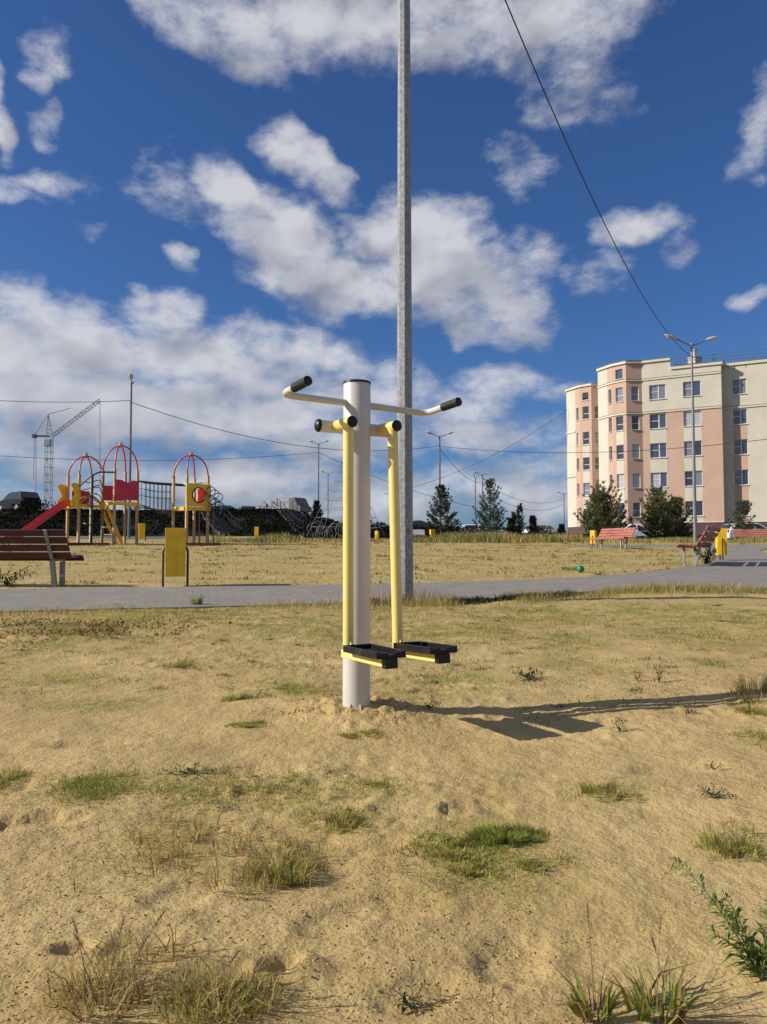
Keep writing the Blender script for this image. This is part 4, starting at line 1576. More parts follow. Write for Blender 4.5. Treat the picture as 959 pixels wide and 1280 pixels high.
def span(holes, lim):
    return lambda u: any(h[0] < u < h[1] for h in holes)


def front_col(holes):
    f_ = span(holes, 0)
    return lambda u, z: 0 if z > 14.02 else (0 if f_(u) and z < 13.9 else 1)


h1 = col_holes(u_at(Apt, Mpt, 825.0), 1.5, SILLS)
wall(Apt, Mpt, 18.95, h1, front_col(h1))
h2 = col_holes(u_at(Mpt, Cc, 868.5), 1.55, SILLS)
wall(Mpt, Cc, 18.10, h2, front_col(h2))
wall(Cc, C2, 18.10, (), lambda u, z: 0)
h3 = col_holes(u_at(C2, RE, 928.3), 1.22, SILLS) + col_holes(5.6, 1.5, SILLS) + col_holes(10.2, 1.5, SILLS)
s3 = span(h3, 0)
wall(C2, RE, 18.15, h3, lambda u, z: 1 if s3(u) and z < 12.4 else 0)
wall(RE, RB, 18.1)
wall(RB, E2b, 18.1)
wall(E2b, E2, 19.0)
# corner bays
hf = col_holes((Apt - Bp).length * 0.56, 0.72, SILLS, 1)
wall(Bp, Apt, 19.05, hf, lambda u, z: 1)
hb_ = col_holes((Bp - Dp).length * 0.50, 0.80, SILLS, 1)
sb = span(hb_, 0)
LDB = (Bp - Dp).length
wall(Dp, Bp, 19.05, hb_ + [(LDB * 0.5 - 0.4, LDB * 0.5 + 0.4, 17.5, 18.45, 1)], lambda u, z: 0 if sb(u) and z < 13.9 and z < 12.46 else 1)
hn = col_holes((D2p - Dp).length * 0.5, 0.42, SILLS[1:], 1)
wall(D2p, Dp, 19.05, hn, lambda u, z: 1)
wall(Ep, D2p, 19.05, (), lambda u, z: 0)
wall(R2, Ep, 19.0, (), lambda u, z: 0)
hq = col_holes(u_at(B2, R2, 749.3), 0.72, SILLS, 1)
wall(B2, R2, 19.05, hq, lambda u, z: 1)
LB2 = (B2 - D2b).length
hr_ = col_holes(LB2 * 0.5, 0.80, SILLS, 1)
sr = span(hr_, 0)
wall(D2b, B2, 19.05, hr_ + [(LB2 * 0.5 - 0.38, LB2 * 0.5 + 0.38, 17.35, 18.2, 1)], lambda u, z: 0 if sr(u) and z < 9.7 + 2.8 else 1)
hs = col_holes((S2 - D2b).length * 0.5, 0.42, SILLS, 1)
wall(S2, D2b, 19.05, hs, lambda u, z: 1)
wall(E2, S2, 19.05, (), lambda u, z: 0)
ring = [E2b, E2, S2, D2b, B2, R2, Ep, D2p, Dp, Bp, Apt, Mpt, Cc, C2, RE, RB]
wmesh = wall_mb.build('wall', [cream, pink, plinth_m, coping_m], bl)
rb_ = MB()
rb_.add([p_ + Vector((0, 0, 17.55)) - OFF for p_ in ring], [tuple(range(len(ring)))])
roof_o = rb_.build('roof', roof_m, bl)


def band(pl, z0, z1, out, back=0.0, m=None, name='cornice'):
    """moulding along a run of wall corners, mitred"""
    n = len(pl)
    offs = []
    for i in range(n):
        dirs = []
        if i > 0:
            dirs.append((pl[i] - pl[i - 1]).normalized())
        if i < n - 1:
            dirs.append((pl[i + 1] - pl[i]).normalized())
        ns = [Vector((d.y, -d.x, 0)) for d in dirs]
        if len(ns) == 1:
            offs.append(ns[0])
        else:
            b_ = (ns[0] + ns[1])
            b_.normalize()
            offs.append(b_ / max(0.4, b_.dot(ns[0])))
    vs, fs = [], []
    for p_, o_ in zip(pl, offs):
        vs += [p_ - o_ * back + Vector((0, 0, z0)) - OFF, p_ + o_ * out + Vector((0, 0, z0)) - OFF, p_ + o_ * out + Vector((0, 0, z1)) - OFF, p_ - o_ * back + Vector((0, 0, z1)) - OFF]
    for i in range(n - 1):
        for j in range(4):
            k_ = (j + 1) % 4
            fs.append((i * 4 + j, i * 4 + k_, (i + 1) * 4 + k_, (i + 1) * 4 + j))
    fs += [(3, 2, 1, 0), tuple(range((n - 1) * 4, n * 4))]
    return MB().add(vs, fs).build(name, m or coping_m, bl)


run1 = [Ep, D2p, Dp, Bp, Apt]
band(run1 + [Mpt], 18.85, 19.10, 0.16, 0.25)
band(run1 + [Mpt], 19.102, 19.14, 0.20, 0.28, trim_m, 'coping')
band([Mpt + e_ * 0.02, Cc, C2, RE], 17.95, 18.22, 0.14, 0.25)
band([Mpt + e_ * 0.02, Cc, C2, RE], 18.222, 18.26, 0.18, 0.28, trim_m, 'coping')
band([E2, S2, D2b, B2, R2], 18.85, 19.10, 0.16, 0.25)
band([E2, S2, D2b, B2, R2], 19.102, 19.14, 0.20, 0.28, trim_m, 'coping')
for z in (17.15, 13.95):
    band(run1 + [Cc], z, z + 0.16, 0.09)
    band(run1 + [Cc], z + 0.162, z + 0.20, 0.11, 0, trim_m, 'drip_trim')
band([C2, RE], 13.95, 14.11, 0.09)
band([C2, RE], 14.112, 14.15, 0.11, 0, trim_m, 'drip_trim')
band([E2, S2], 14.0, 14.16, 0.08)
band([E2, S2], 9.0, 9.06, 0.04, 0, trim_m, 'drip_trim')
band([Ep + Vector((0, 0, 0)), D2p, Dp, Bp, Apt, Cc], 3.44, 3.52, 0.06, 0, coping_m)
band([C2, RE], 3.44, 3.52, 0.06, 0, coping_m)
for (P, u0, u1, z0, z1, npn, n_in, d) in windows:
    fm = MB()
    w, h = u1 - u0, z1 - z0
    t = 0.058
    o = 0.13

    def fb(ua, ub, za, zb, oo=o, th=0.06):
        fm.prism([P(ua, za, oo), P(ub, za, oo), P(ub, zb, oo), P(ua, zb, oo)], (0, 0, 0), n_in * th)
    fb(u0, u0 + t, z0, z1)
    fb(u1 - t, u1, z0, z1)
    fb(u0 + t, u1 - t, z0, z0 + t)
    fb(u0 + t, u1 - t, z1 - t, z1)
    if npn == 2:
        um = u0 + w * 0.55
        fb(um - t * 0.8, um + t * 0.8, z0 + t, z1 - t)
        fb(u0 + t, um - t * 0.8, z0 + h * 0.52, z0 + h * 0.52 + 0.05)
    elif w > 0.6 and h > 1.2:
        fb(u0 + t, u1 - t, z0 + h * 0.42, z0 + h * 0.42 + 0.05)
    # sill
    fm.prism([P(u0 - 0.05, z0 - 0.05, -0.09), P(u1 + 0.05, z0 - 0.05, -0.09), P(u1 + 0.05, z0 - 0.004, -0.09), P(u0 - 0.05, z0 - 0.004, -0.09)], (0, 0, 0), n_in * 0.085)
    fo = fm.build('window', white_f, bl)
    pm_ = MB()
    r1, r2 = rngw.random(), rngw.random()
    pk = lambda r: 0 if r < 0.42 else (3 if r < 0.62 else (1 if r < 0.9 else 2))
    um = u0 + w * 0.55 if npn == 2 else u1 - t
    pm_.add([P(u0 + t, z0 + t, 0.165), P(um, z0 + t, 0.165), P(um, z1 - t, 0.165), P(u0 + t, z1 - t, 0.165)], [(0, 1, 2, 3)], pk(r1))
    if npn == 2:
        pm_.add([P(um, z0 + t, 0.165), P(u1 - t, z0 + t, 0.165), P(u1 - t, z1 - t, 0.165), P(um, z1 - t, 0.165)], [(0, 1, 2, 3)], pk(r2))
    pm_.build('pane', panes, fo)
# roof railing, chimney
rl = MB()
ra, rb2 = Mpt + inn * 0.7 + e_ * 0.4, RE + inn * 0.7
n = 18
for i in range(n + 1):
    q = ra.lerp(rb2, i / n) - OFF
    rl.tube([q + Vector((0, 0, 17.6)), q + Vector((0, 0, 19.15))], 0.028, 5)
for z in (18.5, 18.82, 19.15):
    rl.tube([ra - OFF + Vector((0, 0, z)), rb2 - OFF + Vector((0, 0, z))], 0.024, 5)
rq = Cc + e_ * -0.8 + inn * 0.7 - OFF
for z in (18.8, 19.2):
    rl.tube([rq + Vector((0, 0, z)), rq + inn * 8 + Vector((0, 0, z))], 0.024, 5)
rl.build('roof_railing', galv_far, roof_o)
ch = on_ground(868.5, 77)
cx_, cy_ = at(868.5, 450, 76.5).x, 76.5
chim_m = mat('chimney_brick', (0.40, 0.37, 0.31), 0.9)
cm_ = MB()
cm_.box(Vector((cx_, cy_, 18.6)) - OFF, (0.9, 0.9, 2.2), 0.5)
cm_.box(Vector((cx_, cy_, 19.76)) - OFF, (1.05, 1.05, 0.12), 0.5)
cm_.tube([Vector((cx_, cy_, 19.8)) - OFF, Vector((cx_, cy_, 20.45)) - OFF], 0.16, 10)
cm_.tube([Vector((cx_, cy_, 20.46)) - OFF, Vector((cx_, cy_, 20.6)) - OFF], 0.24, 10)
cm_.build('chimney', chim_m, roof_o)

# ------------------------------------------------------------------ tower crane
crane_m = mat('pale_crane_steel', (0.36, 0.34, 0.30), 0.6, var=0.15)
cr_d = 190.0
cp = on_ground(60, cr_d)
ct_ = thing('tower_crane', 'pale lattice tower crane with raised jib beyond the dark bank', 'crane', cp)


def lat(mb, a, b, w, n, r=0.09):
    a, b = Vector(a), Vector(b)
    d = (b - a).normalized()
    s = Vector((0, 1, 0))
    if abs(d.y) > 0.8:
        s = Vector((1, 0, 0))
    u = d.cross(s).normalized()
    cs = [(s * i + u * j) * w / 2 for i in (-1, 1) for j in (-1, 1)]
    for c in cs:
        mb.tube([a + c, b + c], r, 4)
    for i in range(n):
        p0, p1 = a.lerp(b, i / n), a.lerp(b, (i + 1) / n)
        for (i0, i1) in ((0, 1), (2, 3), (0, 2), (1, 3)):
            mb.tube([p0 + cs[i0], p1 + cs[i1]] if i % 2 else [p0 + cs[i1], p1 + cs[i0]], r * 0.6, 4)
            mb.tube([p0 + cs[i0], p0 + cs[i1]], r * 0.7, 4)


def cz_(px, py):
    return at(px, py, cr_d) - cp


b_top = cz_(61.5, 546)
lat(m1 := MB(), (0, 0, -3), (b_top.x, 0, b_top.z), 1.4, 15, 0.075)
tower_o = m1.build('tower', crane_m, ct_)
m2 = MB()
ap = cz_(60, 518)
for sx in (-0.8, 0.8):
    m2.tube([(b_top.x + sx, 0, b_top.z), (ap.x, 0, ap.z)], 0.12, 4)
for i in range(1, 6):
    f_ = i / 6
    m2.tube([(b_top.x - 0.8 * (1 - f_) + (ap.x - b_top.x) * f_, 0, b_top.z + (ap.z - b_top.z) * f_), (b_top.x + 0.8 * (1 - f_) + (ap.x - b_top.x) * f_, 0, b_top.z + (ap.z - b_top.z) * f_)], 0.07, 4)
m2.build('mast_head', crane_m, ct_)
jt = cz_(125, 500)
jb = cz_(65, 545)
lat(m3 := MB(), (jb.x, 0, jb.z), (jt.x, 0, jt.z), 0.7, 16, 0.05)
m3.build('jib', crane_m, ct_)
m4 = MB()
cj = cz_(43, 545)
m4.bar((b_top.x, 0, cz_(61, 545).z), (cj.x, 0, cj.z), 0.9, 0.35)
m4.box((cj.x, 0, cj.z), (0.8, 1.0, 0.9))
m4.build('counter_jib', galv_far, ct_)
m5 = MB()
for a, b in (((43, 545), (60, 518)), ((60, 518), (88, 510)), ((43, 545), (42, 600)), ((45, 545), (45, 622)), ((125, 500), (125, 612))):
    a, b = cz_(*a), cz_(*b)
    m5.tube([(a.x, 0, a.z), (b.x, 0, b.z)], 0.06, 4)
m5.build('ropes', cable_m, ct_)
MB().box((b_top.x + 0.1, -1.0, b_top.z - 1.6), (1.5, 1.2, 1.7)).build('cab', lampgrey, ct_, bevel=0.1)

# ------------------------------------------------------------------ cars
tyre_m = mat('tyre_rubber', (0.02, 0.02, 0.02), 0.8)
rim_m = mat('alloy_rim', (0.35, 0.35, 0.36), 0.35, metal=0.7)
cglass = mat('car_glass', (0.015, 0.018, 0.022), 0.08, spec=0.8)
lamp_w = mat('headlight', (0.6, 0.6, 0.6), 0.15)
lamp_r = mat('tail_light', (0.3, 0.01, 0.01), 0.25)


def car(label, loc, rz, colour, L=4.2, Hh=1.48, style='hatch', group='parked cars'):
    t = thing('parked_car', label, 'car', loc, rz, group)
    dk_ = max(colour) < 0.02
    pm__ = mat('car_paint', colour, 0.5 if dk_ else 0.25, var=0.02, coat=0 if dk_ else 0.25, spec=0.15 if dk_ else 0.5)
    W = 1.74
    hL = L / 2
    k = Hh / 1.48
    body = [(-hL, 0.32), (-hL - 0.02, 0.60), (-hL + 0.06, 0.95 * k), (-hL + 0.45, 1.00 * k), (hL * 0.38, 0.99 * k), (hL - 0.35, 0.83 * k), (hL - 0.03, 0.66), (hL, 0.42), (hL - 0.1, 0.24), (-hL + 0.12, 0.24)]
    mb = MB()
    mb.prism([(x, -W / 2, z) for x, z in body], (0, 0, 0), (0, W, 0))
    if style == 'suv' or style == 'hatch':
        cab = [(-hL + 0.10, 0.97 * k), (-hL + 0.35, 1.40 * k), (-hL + 0.7, Hh), (0.15, Hh - 0.01), (0.45, 1.40 * k), (hL * 0.50, 0.96 * k)]
    else:
        cab = [(-hL * 0.62, 0.97 * k), (-hL * 0.36, 1.38 * k), (-0.2, Hh), (0.2, Hh - 0.01), (0.45, 1.38 * k), (hL * 0.52, 0.96 * k)]
    n = len(cab)
    vs = []
    for s in (-1, 1):
        for x, z in cab:
            f_ = (z - 0.97 * k) / (Hh - 0.97 * k)
            vs.append((x, s * (W / 2 - 0.03 - 0.17 * f_), z))
    fs = [tuple(range(n)), tuple(range(2 * n - 1, n - 1, -1))] + [(i, n + i, n + (i + 1) % n, (i + 1) % n) for i in range(n)]
    mb.add(vs, fs)
    body_o = mb.build('body', pm__, t, bevel=0.05, seg=3, smooth=35)
    # side glass, windscreen, rear glass as inset dark panels 6 mm proud
    for s in (-1, 1):
        gl_ = MB()
        zlo, zhi = 1.02 * k, Hh - 0.09
        f0 = (zlo - 0.97 * k) / (Hh - 0.97 * k)
        f1_ = (zhi - 0.97 * k) / (Hh - 0.97 * k)
        y0_, y1_ = s * (W / 2 - 0.03 - 0.17 * f0 + 0.006), s * (W / 2 - 0.03 - 0.17 * f1_ + 0.006)
        xa = cab[0][0] + 0.22
        xb = cab[-1][0] - 0.22
        for (u0, u1, v0, v1) in ((xa, -0.12, cab[2][0] + 0.02, -0.12), (-0.02, xb, -0.02, 0.30)):
            gl_.add([(u0, y0_, zlo), (u1, y0_, zlo), (v1, y1_, zhi), (v0, y1_, zhi)], [(0, 1, 2, 3)])
        gl_.build('side_window', cglass, t)
    for (pa, pb, nm, sg_) in ((cab[-1], cab[-2], 'windscreen', 1), (cab[0], cab[1], 'rear_window', -1)):
        a_, b_ = Vector((pa[0], 0, pa[1])), Vector((pb[0], 0, pb[1]))
        nn_ = Vector((abs(b_.z - a_.z) * sg_, 0, abs(b_.x - a_.x))).normalized() * 0.008
        q0, q1 = a_.lerp(b_, 0.12) + nn_, a_.lerp(b_, 0.95) + nn_
        MB().add([(q0.x, -0.74, q0.z), (q0.x, 0.74, q0.z), (q1.x, 0.62, q1.z), (q1.x, -0.62, q1.z)], [(0, 1, 2, 3)]).build(nm, cglass, t)
    for x in (-hL + 0.75, hL - 0.8):
        for s in (-1, 1):
            y = s * (W / 2 - 0.09)
            wh = MB().tube([(x, y - 0.1, 0.31), (x, y - 0.085, 0.31), (x, y + 0.085, 0.31), (x, y + 0.1, 0.31)], [0.27, 0.31, 0.31, 0.27], 20).build('wheel', tyre_m, t, smooth=40)
            MB().tube([(x, y + s * 0.101, 0.31), (x, y + s * 0.108, 0.31)], [0.20, 0.18], 14).build('rim', rim_m, wh, smooth=40)
    for s in (-1, 1):
        MB().box((hL - 0.12, s * 0.66, 0.66), (0.22, 0.34, 0.13), R(-14) * s).build('headlight', lamp_w, t, bevel=0.02)
        MB().box((-hL + 0.03, s * 0.72, 0.84 * k), (0.10, 0.22, 0.22)).build('tail_light', lamp_r, t, bevel=0.02)
    return t


car('white hatchback parked behind the red bench on the right, below the block', on_ground(938, 60, 0.2), R(3), (0.72, 0.72, 0.72))
car('white car hidden between the two bushy pines before the block', on_ground(791, 56), R(178), (0.72, 0.72, 0.72), style='sedan')
car('black estate car parked on top of the dark bank at the left edge', on_ground(23, 65.0, 0.10), R(140), (0.006, 0.0065, 0.008), L=4.3, Hh=1.66, style='suv')
car('silver car end on atop the bank, right of the playground', on_ground(281, 79), R(70), (0.25, 0.26, 0.28))
car('grey car end on atop the bank, next to the grey van', on_ground(307, 80), R(108), (0.16, 0.17, 0.19))
car('dark car with pale roof just right of the tall galvanised post', on_ground(522, 64, 0.55), R(10), (0.05, 0.055, 0.06), style='sedan')
car('far white car low between the two larger pines', on_ground(598, 86, 1.0), R(0), (0.7, 0.7, 0.7))
car('far pale car behind the foot of the taller loose pine', on_ground(626, 88, 0.9), R(0), (0.5, 0.5, 0.52))
car('far white car right of the small dark fir', on_ground(680, 84, 0.9), R(20), (0.65, 0.68, 0.72))
# van on the bank, its pale side scrawled with purple
van_m = mat('grey_van_paint', (0.09, 0.085, 0.085), 0.5, var=0.1)
van_s = mat('pale_van_side', (0.27, 0.265, 0.29), 0.5, var=0.1)
purple = mat('purple_lettering', (0.10, 0.05, 0.22), 0.5)
van = thing('parked_van', 'grey box van on the bank with purple lettering on its pale side', 'van', on_ground(363, 75.5, 0.25), R(-35))
mb = MB()
vp = [(-2.0, 0.45), (-2.05, 1.1), (-1.95, 2.02), (1.2, 2.02), (1.45, 1.9), (1.9, 1.15), (2.25, 0.95), (2.3, 0.45)]
mb.prism([(x, -0.95, z) for x, z in vp], (0, 0, 0), (0, 1.9, 0))
mb.build('body', van_m, van, bevel=0.06)
MB().box((-0.6, -0.965, 1.38), (2.5, 0.016, 1.05)).build('side_panel', van_s, van)
van.scale = (0.88,) * 3
lt = MB()
for i, (x0, zz0, x1, zz1) in enumerate(((-1.75, 1.15, -1.75, 1.7), (-1.75, 1.7, -1.45, 1.6), (-1.45, 1.6, -1.75, 1.4), (-1.25, 1.15, -1.05, 1.7), (-1.05, 1.7, -0.85, 1.15), (-0.65, 1.7, -0.65, 1.15), (-0.65, 1.15, -0.35, 1.15), (-0.15, 1.65, 0.15, 1.2), (0.15, 1.65, -0.15, 1.2), (0.3, 1.6, 0.55, 1.6), (0.3, 1.4, 0.5, 1.4))):
    lt.bar((x0, -0.978, zz0), (x1, -0.978, zz1), 0.10, 0.008, up=(0, 1, 0))
lt.build('lettering', purple, van)
MB().add([(1.47, -0.7, 1.86), (1.47, 0.7, 1.86), (1.89, 0.75, 1.2), (1.89, -0.75, 1.2)], [(0, 1, 2, 3)]).build('windscreen', cglass, van)
for x in (-1.3, 1.5):
    for s in (-1, 1):
        wh = MB().tube([(x, s * 0.78, 0.33), (x, s * 0.97, 0.33)], 0.33, 18).build('wheel', tyre_m, van, smooth=40)
        MB().tube([(x, s * 0.971, 0.33), (x, s * 0.98, 0.33)], 0.19, 12).build('rim', rim_m, wh)
# ------------------------------------------------------------------ vegetation
needle_m = leaf_mat('pine_needles', rough=0.6, trans=0.25)
scrub_m = leaf_mat('dark_scrub_leaves', rough=0.9, trans=0.1)
scrub_m.node_tree.nodes['Principled BSDF'].inputs['Specular IOR Level'].default_value = 0.03
leaf_m = leaf_mat('weed_leaves', rough=0.55, trans=0.4)
grass_mm = leaf_mat('grass_blades', rough=0.65, trans=0.42)
bark = mat('pine_bark', (0.13, 0.085, 0.05), 0.9, var=0.3, scale=8, bump=0.6)


def conifer(name, label, loc, h, w, seed, dens=1.0, base=0.08, colA=(0.030, 0.050, 0.022), colB=(0.085, 0.105, 0.045), up=0.35, taper=0.85, group='conifers round the park', nl=0.17, gap=0.0, multi=1, whorls=None):
    rng = np.random.default_rng(seed)
    t = thing(name, label, 'conifer', loc, 0, group)
    tr = MB()
    Vs, Cs = [], []
    br = MB()
    for s_ in range(multi):
        ang = rng.uniform(0, 6.28)
        lean = 0 if s_ == 0 else rng.uniform(0.12, 0.22) * h
        hh_ = h if s_ == 0 else h * rng.uniform(0.72, 0.9)
        off = np.array([math.cos(ang), math.sin(ang)]) * lean
        axis = [Vector((off[0] * f_ + 0.02 * math.sin(5 * f_ + seed), off[1] * f_, -0.2 + (hh_ + 0.2) * f_)) for f_ in np.linspace(0, 1, 8)]
        tr.tube(axis, [max(0.012, 0.026 * h * 0.5 * (1 - f_) + 0.010) for f_ in np.linspace(0, 1, 8)], 8)
        nw = whorls or int(7 + h * 3.2)
        for k_ in range(nw):
            f_ = base + (1 - base) * (k_ + rng.uniform(-.25, .25)) / nw
            f_ = min(max(f_, base), 0.985)
            nb = rng.integers(4, 7)
            a0 = rng.uniform(0, 6.28)
            for b_ in range(nb):
                if rng.random() < gap:
                    continue
                a = a0 + b_ * 6.283 / nb + rng.uniform(-.35, .35)
                Lb = max(0.12, (w / 2) * (1 - f_) ** taper * rng.uniform(0.6, 1.15)) * (1.0 if s_ == 0 else 0.8)
                p0 = np.array([off[0] * f_, off[1] * f_, hh_ * f_])
                rise = up + 0.9 * f_ * f_
                dr = np.array([math.cos(a), math.sin(a), rise * 0.6])
                pts = []
                for q in np.linspace(0, 1, 6):
                    pts.append(p0 + dr * Lb * q + np.array([0, 0, rise * Lb * 0.45 * q * q - 0.10 * Lb * math.sin(3.14 * q)]))
                br.tube([Vector(x_) for x_ in pts], [0.018 * (1 - 0.8 * q) for q in np.linspace(0, 1, 6)], 4, caps=False)
                pts = np.array(pts)
                # side twigs with needle tufts
                nt = max(3, int(Lb / 0.16))
                for tw in range(nt):
                    q = 0.25 + 0.75 * (tw + rng.uniform(0, 1)) / nt
                    i_ = min(4, int(q * 5))
                    pp = pts[i_] + (pts[i_ + 1] - pts[i_]) * (q * 5 - i_)
                    bd_ = pts[i_ + 1] - pts[i_]
                    bd_ = bd_ / np.linalg.norm(bd_)
                    sl_len = (0.10 + 0.28 * Lb * (1 - q)) * rng.uniform(.6, 1.2)
                    for sgn in (-1, 1):
                        sd_ = np.cross(bd_, [0, 0, 1]) * sgn
                        td = bd_ * 0.7 + sd_ * 0.8 + np.array([0, 0, 0.25])
                        td /= np.linalg.norm(td)
                        nn_ = int(14 * dens)
                        u_ = rng.random(nn_)
                        bp_ = pp + td * (u_ * sl_len)[:, None]
                        nd = td + rng.normal(0, 0.65, (nn_, 3))
                        nd /= np.linalg.norm(nd, axis=1)[:, None]
                        ln_ = nl * rng.uniform(0.6, 1.15, nn_)
                        sw = np.cross(nd, rng.normal(0, 1, (nn_, 3)))
                        sw /= np.linalg.norm(sw, axis=1)[:, None]
                        wd = 0.020
                        V = np.stack([bp_ - sw * wd, bp_ + sw * wd, bp_ + nd * ln_[:, None]], 1).reshape(-1, 3)
                        mixv = np.clip(0.15 + 0.75 * u_ * q + rng.normal(0, 0.15, nn_), 0, 1)[:, None]
                        c_ = np.array(colA) * (1 - mixv) + np.array(colB) * mixv
                        Vs.append(V)
                        Cs.append(np.repeat(c_, 3, 0))
    tk = tr.build('trunk', bark, t, smooth=60)
    br.build('branches', bark, t)
    V = np.concatenate(Vs)
    tri = np.arange(len(V)).reshape(-1, 3)
    np_mesh('crown', V, [tri], needle_m, np.concatenate(Cs), parent=t)
    return t


def ht(px, py, Y):
    p_ = on_ground(px, Y)
    return p_, at(px, py, Y).z - p_.z


p_, h_ = ht(552, 608, 50)
conifer('pine_tree', 'neat dark cone shaped pine with a lamp post rising out of its top', p_, h_, 2.9, 3, 0.9, base=0.14, colA=(0.02, 0.034, 0.018), colB=(0.05, 0.065, 0.03), taper=0.75, gap=0.10)
p_, h_ = ht(613, 603, 53)
conifer('pine_tree', 'taller loose pale green pine with see through branches and two lamp posts behind', p_, h_, 3.0, 5, 0.7, base=0.12, colA=(0.04, 0.06, 0.028), colB=(0.10, 0.12, 0.055), taper=0.55, gap=0.22, up=0.5)
p_, h_ = ht(650, 632, 58)
conifer('pine_tree', 'thin sparse young pine with two bare stems between the loose pine and the fir', p_, h_, 1.5, 7, 0.6, base=0.35, colA=(0.03, 0.045, 0.025), colB=(0.07, 0.085, 0.045), gap=0.5, multi=2)
p_, h_ = ht(666, 646, 56)
conifer('fir_tree', 'small solid dark fir left of the apartment block', p_, h_, 1.25, 8, 1.3, base=0.05, colA=(0.010, 0.018, 0.012), colB=(0.02, 0.032, 0.018), taper=0.8)
p_, h_ = ht(638, 650, 58)
conifer('fir_tree', 'tiny dark fir left of the thin two stemmed pine', p_, h_, 0.85, 9, 1.3, base=0.05, colA=(0.010, 0.018, 0.012), colB=(0.02, 0.032, 0.018))
p_, h_ = ht(702, 656, 60)
conifer('fir_tree', 'low dark fir bush at the left corner of the apartment block', p_, h_ * 0.95, 1.2, 19, 1.3, base=0.05, colA=(0.010, 0.018, 0.012), colB=(0.02, 0.032, 0.018))
p_, h_ = ht(396, 628, 58)
conifer('fir_tree', 'small dark conifer at the foot of a thin lamp post on the bank', p_, max(1.2, h_), 1.1, 21, 1.0, base=0.1, colA=(0.010, 0.018, 0.012), colB=(0.025, 0.035, 0.02), gap=0.15)
p_, h_ = ht(755, 612, 39)
conifer('pine_bush', 'wide bushy pine left of its twin, before the polygonal bay of the block', p_, h_ * .95, 3.1, 11, 0.7, base=0.04, up=0.6, taper=0.55, multi=3, gap=0.22, colA=(0.075, 0.09, 0.036), colB=(0.22, 0.22, 0.09), nl=0.18)
p_, h_ = ht(822, 610, 40)
conifer('pine_bush', 'wide bushy pine touching the lamp post before the pink wall', p_, h_ * .95, 2.6, 13, 0.7, base=0.04, up=0.55, taper=0.60, multi=2, gap=0.2, colA=(0.072, 0.086, 0.035), colB=(0.21, 0.21, 0.085), nl=0.18)
p_, h_ = ht(846, 626, 41)
conifer('pine_bush', 'lower pine bush hard against the left side of the lamp post by the block', p_, h_, 2.0, 15, 0.7, colA=(0.075, 0.09, 0.036), colB=(0.21, 0.21, 0.085), base=0.04, up=0.5, taper=0.55, multi=2, gap=0.1, nl=0.18)
p_, h_ = ht(930, 630, 47)
conifer('pine_bush', 'sparse pale young pine behind the white hatchback roof', p_, h_, 2.2, 17, 0.6, base=0.25, up=0.4, taper=0.5, gap=0.4, colA=(0.05, 0.065, 0.03), colB=(0.11, 0.125, 0.055))

# ------------------------------------------------------------------ grass as stuff
rng = np.random.default_rng(77)


def jit(c, n, s=0.18, r=None):
    r = r or rng
    c = np.asarray(c, float)
    return np.clip(c[None, :] * (1 + r.normal(0, s, (n, 1))) * (1 + r.normal(0, 0.06, (n, 3))), 0.004, 0.9)


STRAW = (0.54, 0.41, 0.17)
OLIVE = (0.38, 0.345, 0.085)
GREEN = (0.22, 0.275, 0.05)
BROWN = (0.27, 0.165, 0.075)


def palette(n, ws):
    cs = [STRAW, OLIVE, GREEN, BROWN]
    pick = rng.choice(4, n, p=np.array(ws) / sum(ws))
    out = np.zeros((n, 3))
    for i in range(4):
        m_ = pick == i
        out[m_] = jit(cs[i], int(m_.sum()))
    return out


def scatter(n, x0, x1, y0, y1, keep):
    x = rng.uniform(x0, x1, n)
    y = y0 + (y1 - y0) * rng.random(n)
    m_ = rng.random(n) < keep(x, y)
    x, y = x[m_], y[m_]
    m_ = ~in_poly(x, y, PATH_S) & ~in_poly(x, y, ROAD)
    return x[m_], y[m_]


def place(x, y, z=None):
    return np.stack([x, y, Hz(x, y) if z is None else z], 1)


def vis(x, y, m_=0.55):
    return np.abs(x) < m_ * y + 0.5


parts_ = []
for (px, py, rx, ry, n, hgt, ws) in PATCH:
    c_ = G(px, py)
    wx = (G(px + rx, py) - c_).length
    wy = (G(px, py - ry) - c_).length
    cl_n = max(6, n // 22)
    cx = c_.x + rng.normal(0, 0.5, cl_n) * wx
    cy = c_.y + rng.normal(0, 0.5, cl_n) * wy
    pick = rng.integers(0, cl_n, n)
    sp_ = 0.012 + 0.05 * min(wx, 0.5)
    x = cx[pick] + rng.normal(0, sp_, n)
    y = cy[pick] + rng.normal(0, sp_, n)
    m_ = ~in_poly(x, y, PATH_S)
    x, y, pk = x[m_], y[m_], pick[m_]
    nn_ = len(x)
    hs = hgt * rng.uniform(0.7, 1.3, cl_n)[pk] * rng.uniform(0.35, 1.25, nn_)
    out_a = np.arctan2(y - cy[pk], x - cx[pk]) + rng.normal(0, .5, nn_)
    parts_.append(blades(place(x, y, Hz(x, y) - 0.003), hs, rng.uniform(.0016, .0034, nn_), rng.uniform(0.2, 1.3, nn_), out_a, palette(nn_, ws), seed=int(px)))
# thin scatter of dry bits between the patches
x, y = scatter(90000, -4.2, 4.4, 1.2, 8.8, lambda x, y: vis(x, y) * sstep(0.46, 0.68, 0.5 * fbm(x * 1.6, y * 1.7, 201, 4) + 0.5 * fbm(x * .6, y * .6, 205, 2)) * np.clip((y - 1.8) / 5, 0.05, 1))
n = len(x)
parts_.append(blades(place(x, y, Hz(x, y) - 0.003), rng.uniform(.010, .036, n), rng.uniform(.002, .004, n), rng.uniform(.5, 1.5, n), rng.uniform(0, 6.28, n), palette(n, (5, 3.2, 1.2, 1.2)), seed=5))
